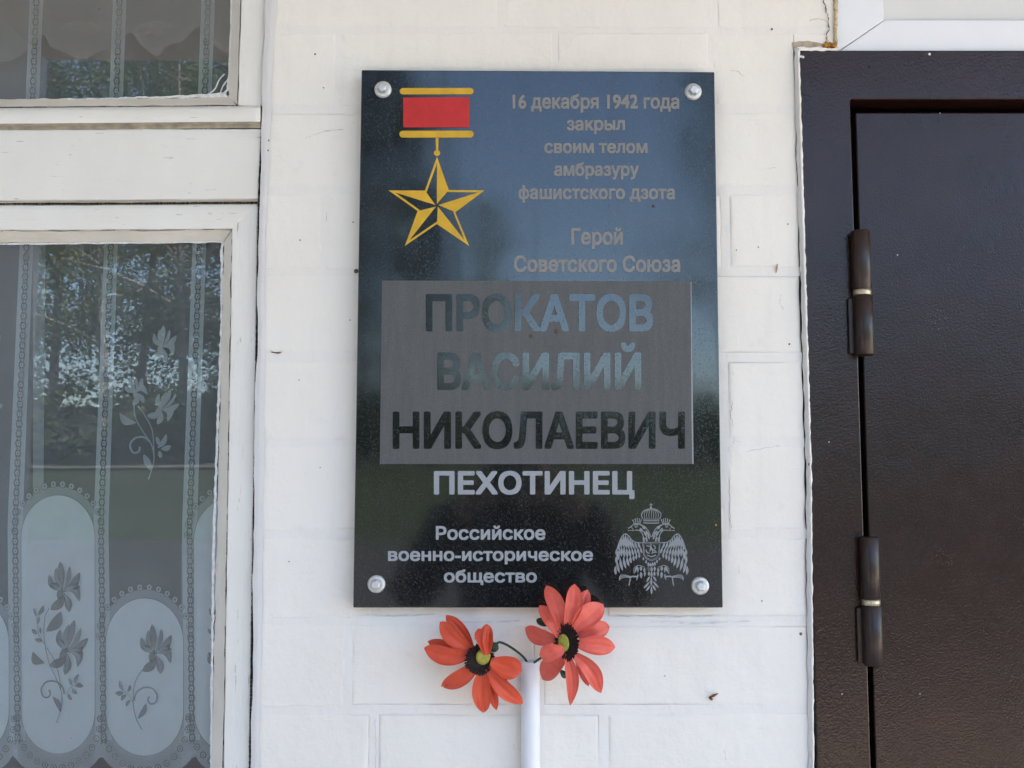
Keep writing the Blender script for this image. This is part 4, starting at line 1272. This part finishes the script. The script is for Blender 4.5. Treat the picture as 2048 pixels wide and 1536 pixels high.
fb = thing('artificial_flower', P(*Z5(1240, 540), -.04), 'coral-red artificial daisy on the right of the tube, overlapping the plaque bottom edge', 'flower', None)
YB = -.062
petal(fb, M_petB, (1290, 420), (1415, 115), 130, YB+.008, -.042, .004, .003, .03)
petal(fb, M_petB, (1330, 480), (1590, 400), 165, YB+.010, -.036, .004, .004, .03, notch=.6)
petal(fb, M_petB, (1320, 640), (1424, 888), 80, YB+.008, -.036, .003, .002, point=.9)
petal(fb, M_petB, (1220, 440), (1085, 82), 150, YB+.003, -.046, .006, .005, .05)
petal(fb, M_petB, (1245, 430), (1310, 70), 155, YB+.001, -.050, .006, .005, .07)
petal(fb, M_petB, (1290, 450), (1540, 232), 200, YB+.002, -.048, .007, .006, -.03)
petal(fb, M_petB, (1310, 545), (1636, 575), 170, YB+.001, -.050, .006, .005, .0)
petal(fb, M_petB, (1290, 620), (1522, 940), 150, YB+.002, -.044, .006, .005, -.10, point=.8)
petal(fb, M_petB, (1245, 620), (1275, 1042), 115, YB+.000, -.046, .006, .004, -.08, point=.9, belly=.45)
petal(fb, M_petB, (1235, 650), (1055, 835), 185, YB+.004, -.034, .005, .005, .10)
petal(fb, M_petB, (1180, 510), (915, 418), 150, YB+.004, -.036, .005, .004, -.12)
petal(fb, M_petB, (1190, 500), (1030, 240), 130, YB+.000, -.048, .006, .004, .06)
centre(fb, 1248, 534, 92, 142, -.12, YB-.001, -.00006, 0, (1222, 540, 45, 72), 0)
petal(fb, M_petB, (1225, 590), (1030, 640), 180, YB-.006, -.066, .004, .006, -.06, belly=.6)
petal(fb, M_leaf, (1110, 400), (1005, 355), 70, -.040, -.030, .002, .002)
petal(fb, M_leaf, (1120, 560), (1040, 520), 60, -.042, -.034, .002, .002)
petal(fb, M_leaf, (1200, 760), (1250, 820), 60, -.030, -.024, .002, .002)
tube('stem', [P(*Z5(*p), y) for p, y in zip(smooth_line([(1130, 590), (1080, 630), (1045, 658), (1010, 682), (985, 705), (975, 760)], 4), [-.044+.032*i/20 for i in range(21)])], .0013, M_leaf, fb, 8)
lathe('calyx', P(*Z5(1180, 560), -.050), [(.0005, -.004), (.005, -.002), (.006, .003), (.002, .010)], M_leaf, fb, 14, 'y')

# ================================================================= what the glass and the stone mirror
def leaf_cloud(n, centres, size, seed, flat=1.0):
    rnd = random.Random(seed)
    V, Fc = [], []
    for _ in range(n):
        cx, cy, cz, r = centres[rnd.randrange(len(centres))]
        while True:
            x, y, z_ = (rnd.uniform(-1, 1) for _ in range(3))
            if x*x+y*y+z_*z_ <= 1: break
        p = Vector((cx+x*r, cy+y*r, cz+z_*r*flat))
        a = Vector((rnd.gauss(0, 1), rnd.gauss(0, 1), rnd.gauss(0, .6))).normalized()
        b = a.cross(Vector((rnd.gauss(0, 1), rnd.gauss(0, 1), rnd.gauss(0, 1)))).normalized()
        s = size*rnd.uniform(.6, 1.3)
        k = len(V)
        V += [p-a*s, p+b*s*.55, p+a*s, p-b*s*.55]; Fc.append((k, k+1, k+2, k+3))
    return V, Fc
def limb_geo(H, seed, n=46, lean=.3):
    rnd = random.Random(seed)
    V, Fc = [], []
    def add(g):
        k = len(V); V.extend(g[0]); Fc.extend(tuple(i+k for i in f) for f in g[1])
    tr_ = [Vector((math.sin(i*.5+seed)*.12*lean + lean*i*.08, math.cos(i*.7)*.08, H*i/12)) for i in range(13)]
    add(tube_geo(tr_, [H*.0095*(1-i/13.5) for i in range(13)], 8))
    tipsL = []
    for _ in range(n):
        i = rnd.randrange(2, 12); b = tr_[i]
        a = rnd.uniform(0, 6.28); L = H*.26*(1-i/16)*rnd.uniform(.6, 1.2)
        pts_ = [b + Vector((math.cos(a)*L*t_, math.sin(a)*L*t_, L*(.55*t_-.25*t_*t_))) for t_ in (0, .33, .66, 1)]
        add(tube_geo(pts_, [H*.005, H*.0035, H*.002, H*.0008], 5))
        tipsL += pts_[1:]
    return V, Fc, tipsL
def mk(name, V, Fc, mat):
    me = bpy.data.meshes.new(name); me.from_pydata([tuple(v) for v in V], [], Fc); me.materials.append(mat); return me
birch_t, birch_c = [], []
for s in range(3):
    H = 9.5
    V, Fc, tl = limb_geo(H, s+3)
    birch_t.append(mk('trunk', V, Fc, M_bark))
    cen = [(p.x, p.y, p.z, random.Random(s*100+i).uniform(.35, .85)) for i, p in enumerate(tl)]
    V, Fc = leaf_cloud(15000, cen, .040, s)
    birch_c.append(mk('crown', V, Fc, M_lv))
V, Fc, _ = limb_geo(11, 40, 10, 0); spr_t = mk('trunk', V, Fc, M_barkd)
V, Fc = [], []
rnd = random.Random(5)
for i in range(6500):
    h = rnd.random()**1.3; zz = .8+10.6*h
    r = 2.9*(1-h)**.85*math.sqrt(rnd.uniform(.15, 1))*(1+.18*math.sin(zz*5.2)); a = rnd.uniform(0, 6.283)
    d_ = Vector((math.cos(a), math.sin(a), -.35)); p = Vector((r*math.cos(a), r*math.sin(a), zz-.12*r))
    w = Vector((-math.sin(a), math.cos(a), 0))*.07; l = d_*.26*rnd.uniform(.6, 1.2)
    k = len(V); V += [p-w, p+l, p+w]; Fc.append((k, k+1, k+2))
spr_c = mk('crown', V, Fc, M_sp)
def tree(name, tm, cm, x, y, sc, rz, label, group):
    o = thing(name, (x, y, 0.0 if y > -35 else 1.9+min(1, (-y-35.6)/5.4)*2.3), label, 'tree', group)
    o.scale = (sc, sc, sc); o.rotation_euler.z = rz
    for nm, me in (('trunk', tm), ('crown', cm)):
        c = bpy.data.objects.new(nm, me); COL.objects.link(c); c.parent = o
BG = 'tall birches behind the hedge mirrored in the window'
for i, (sl, D, sc, rz) in enumerate(((-.50, 40, 2.2, 0), (-.45, 43, 2.3, 2), (-.405, 39, 2.1, 4), (-.362, 45, 2.4, 1), (-.325, 39, 2.0, 3), (-.285, 44, 2.3, 5), (-.235, 41, 2.0, .5), (-.57, 42, 2.3, 2.6), (-.66, 40, 2.1, .8), (-.115, 44, 2.0, 2.2), (-.03, 52, 1.3, 4.4), (.232, 40, 2.0, 1.9))):
    tree('birch_tree', birch_t[i % 3], birch_c[i % 3], sl*(D+CAMD), -D, sc, rz, 'tall pale-barked birch behind the hedge, %s from the left in the mirrored row' % ('fourth', 'fifth', 'sixth', 'seventh', 'eighth', 'ninth', 'tenth', 'second', 'leftmost but one', 'eleventh', 'twelfth', 'thirteenth')[i], BG)
for i, (sl, D, sc, rz) in enumerate(((.29, 39, .85, 1.2), (.36, 40, .95, 3.7), (.43, 38, .85, .3), (.50, 41, 1.0, 2.2), (.58, 39, .95, 5))):
    tree('birch_tree', birch_t[i % 3], birch_c[(i+1) % 3], sl*(D+CAMD), -D, sc, rz, 'low young birch mirrored dimly in the door, %s from the plaque side' % ('first', 'second', 'third', 'fourth', 'fifth')[i], 'low birches mirrored in the door')
for i, (sl, D, sc) in enumerate(((-.150, 36.8, 1.70), (-.082, 38, .85), (-.21, 39, 1.6))):
    tree('spruce_tree', spr_t, spr_c, sl*(D+CAMD), -D, sc, i*1.3, ('tall dark spruce mirrored on the left of the plaque', 'shorter dark spruce mirrored below the gold star', 'dark spruce furthest left beside the tall one')[i], None)
cen = []
rnd = random.Random(11)
for i in range(520):
    x = rnd.uniform(-50, 50)
    hh = 4.3+.35*math.sin(x*.35)+rnd.uniform(-.4, .4)
    cen.append((x, -36+rnd.uniform(-1.0, 1.0), 1.9+(hh-1.9)*rnd.uniform(.1, .92), .8))
V, Fc = leaf_cloud(32000, cen, .20, 4)
cen2 = []
for i in range(700):
    x = rnd.uniform(-42, 3); top = 14+3*math.sin(x*.5) if x < -9 else 5.6+.5*math.sin(x)
    cen2.append((x, -52+rnd.uniform(-3, 3), 4.6+(top-4.6)*rnd.random()**1.25, rnd.uniform(.5, 1.3)))
for i in range(260):
    x = rnd.uniform(15, 48); cen2.append((x, -52+rnd.uniform(-3, 3), 4.6+6*rnd.random()**1.2, rnd.uniform(.6, 1.4)))
V2, F2_ = leaf_cloud(80000, cen2, .13, 9)
th_ = mesh('far_thicket', V2, F2_, M_lv); th_['kind'] = 'stuff'
hd_ = mesh('hedge', V, Fc, M_bush); hd_['kind'] = 'stuff'
sheet('earth_bank', -80, 80, -41, -35.6, 4.3, M_grass, 20, .15, 1.9)
sheet('hill', -80, 80, -70, -41.01, 5.0, M_grass, 20, .3, 4.3)

# ---- the photographer, seen only as a dark shape in the polished stone
M_skin = plain('skin', (.50, .32, .24), .5, var=.06)
M_jacket = plain('dark_red_jacket', (.075, .010, .014), .6, var=.4, scale=18, bump=.002, bscale=30)
M_trous = plain('dark_trousers', (.02, .021, .026), .8, var=.3, scale=30)
M_hair = plain('dark_hair', (.02, .014, .010), .6, var=.4, scale=200, bump=.002)
M_cam = plain('silver_camera_shell', (.35, .35, .36), .35, metal=.6)
PX, PY = .02, -1.56
per = thing('person', (PX, PY, 0), 'person in a dark red jacket holding up a compact camera, mirrored in the plaque', 'person')
def skin(name, pts, edges, rad, mat, parent, sub=2, root=0):
    me = bpy.data.meshes.new(name); b = org(parent)
    me.from_pydata([tuple(Vector(p)-b) for p in pts], edges, [])
    me.materials.append(mat)
    o = bpy.data.objects.new(name, me); COL.objects.link(o); o.parent = parent; ORG[o.name] = b
    m = o.modifiers.new('Skin', 'SKIN'); m.use_smooth_shade = True
    for i, r in enumerate(rad):
        me.skin_vertices[0].data[i].radius = (r, r) if not isinstance(r, tuple) else r
    me.skin_vertices[0].data[root].use_root = True
    m = o.modifiers.new('Subdivision', 'SUBSURF'); m.levels = sub; m.render_levels = sub
    return o
pts = [(PX, PY, .95), (PX, PY, 1.10), (PX, PY, 1.28), (PX, PY+.01, 1.38), (PX, PY+.02, 1.45), (PX, PY+.04, 1.53), (PX, PY+.045, 1.60)]
rad = [.145, .13, .15, .10, .055, .085, .088]
edges = [(0, 1), (1, 2), (2, 3), (3, 4), (4, 5), (5, 6)]
for s_ in (-1, 1):
    k = len(pts)
    pts += [(PX+s_*.17, PY, 1.36), (PX+s_*.27, PY+.10, 1.20), (PX+s_*.20, PY+.24, 1.33), (PX+s_*.11, PY+.345, 1.45), (PX+s_*.085, PY+.365, 1.475)]
    rad += [.062, .046, .038, .028, .036]
    edges += [(3, k), (k, k+1), (k+1, k+2), (k+2, k+3), (k+3, k+4)]
    k = len(pts)
    pts += [(PX+s_*.10, PY, .86), (PX+s_*.11, PY+.01, .48), (PX+s_*.115, PY-.02, .09), (PX+s_*.13, PY+.12, .04)]
    rad += [.095, .062, .042, .038]
    edges += [(0, k), (k, k+1), (k+1, k+2), (k+2, k+3)]
skin('body', pts, edges, rad, M_skin, per)
jp = [(PX, PY, .88), (PX, PY, 1.05), (PX, PY, 1.25), (PX, PY+.01, 1.38), (PX, PY+.02, 1.435)]
jr = [.175, .16, .178, .13, .085]
je = [(0, 1), (1, 2), (2, 3), (3, 4)]
for s_ in (-1, 1):
    k = len(jp)
    jp += [(PX+s_*.18, PY, 1.365), (PX+s_*.285, PY+.10, 1.19), (PX+s_*.21, PY+.235, 1.32), (PX+s_*.125, PY+.325, 1.43)]
    jr += [.085, .066, .056, .046]
    je += [(3, k), (k, k+1), (k+1, k+2), (k+2, k+3)]
skin('jacket', jp, je, jr, M_jacket, per)
tp = [(PX, PY, .93)]; tr2 = [.155]; te = []
for s_ in (-1, 1):
    k = len(tp); tp += [(PX+s_*.10, PY, .84), (PX+s_*.112, PY+.01, .48), (PX+s_*.117, PY-.02, .10)]; tr2 += [.112, .082, .07]
    te += [(0, k), (k, k+1), (k+1, k+2)]
skin('trousers', tp, te, tr2, M_trous, per)
skin('hair', [(PX, PY-.005, 1.52), (PX, PY+.01, 1.61), (PX, PY+.045, 1.655)], [(0, 1), (1, 2)], [.07, .094, .075], M_hair, per)
for s_ in (-1, 1):
    skin('shoe', [(PX+s_*.115, PY-.05, .05), (PX+s_*.125, PY+.06, .045), (PX+s_*.135, PY+.17, .035)], [(0, 1), (1, 2)], [.05, .048, .034], M_trous, per)
    skin('ear', [(PX+s_*.083, PY+.03, 1.545), (PX+s_*.092, PY+.02, 1.57)], [(0, 1)], [.010, .014], M_skin, per, 1)
    lathe('eye', (PX+s_*.032, PY+.122, 1.572), [(0, .010), (.009, .006), (.012, -.004)], M_hair, per, 10, 'y')
    # four fingers over the front edge of the camera and a thumb behind it
    for f, (dz, ln, r) in enumerate(((.028, .062, .0085), (.009, .066, .0085), (-.010, .060, .008), (-.027, .050, .007))):
        hx, hy, hz = PX+s_*.085, PY+.372, 1.478
        skin('finger', [(hx, hy-.01, hz+dz*.8), (hx-s_*.004, hy+ln*.35, hz+dz), (hx-s_*.020, hy+ln*.52, hz+dz), (hx-s_*.020-s_*ln*.22, hy+ln*.56, hz+dz*.95)], [(0, 1), (1, 2), (2, 3)], [r, r, r*.92, r*.8], M_skin, per, 1)
    skin('thumb', [(PX+s_*.088, PY+.352, 1.46), (PX+s_*.060, PY+.352, 1.478), (PX+s_*.035, PY+.366, 1.49)], [(0, 1), (1, 2)], [.011, .010, .008], M_skin, per, 1)
skin('nose', [(PX, PY+.122, 1.575), (PX, PY+.142, 1.548), (PX, PY+.136, 1.54)], [(0, 1), (1, 2)], [.008, .012, .010], M_skin, per, 1)
skin('mouth', [(PX-.022, PY+.118, 1.512), (PX, PY+.128, 1.511), (PX+.022, PY+.118, 1.512)], [(0, 1), (1, 2)], [.004, .006, .004], plain('lips', (.38, .15, .13), .5), per, 1)
cmr = thing('compact_camera', (0, -1.19, 1.5), 'small silver compact camera held up by the person', 'camera')
shell = box('camera_shell', -.048, .048, -1.196, -1.172, 1.470, 1.528, M_cam, cmr, bevel=.006)
lathe('lens_barrel', (0, -1.172, 1.5), [(.024, .0), (.024, .006), (.020, .008), (.020, .014), (.015, .0142)], M_cam, cmr, 28, 'y')
lathe('shutter_button', (.028, -1.184, 1.528), [(.006, 0), (.006, .003), (.004, .0035)], M_cam, cmr, 16)
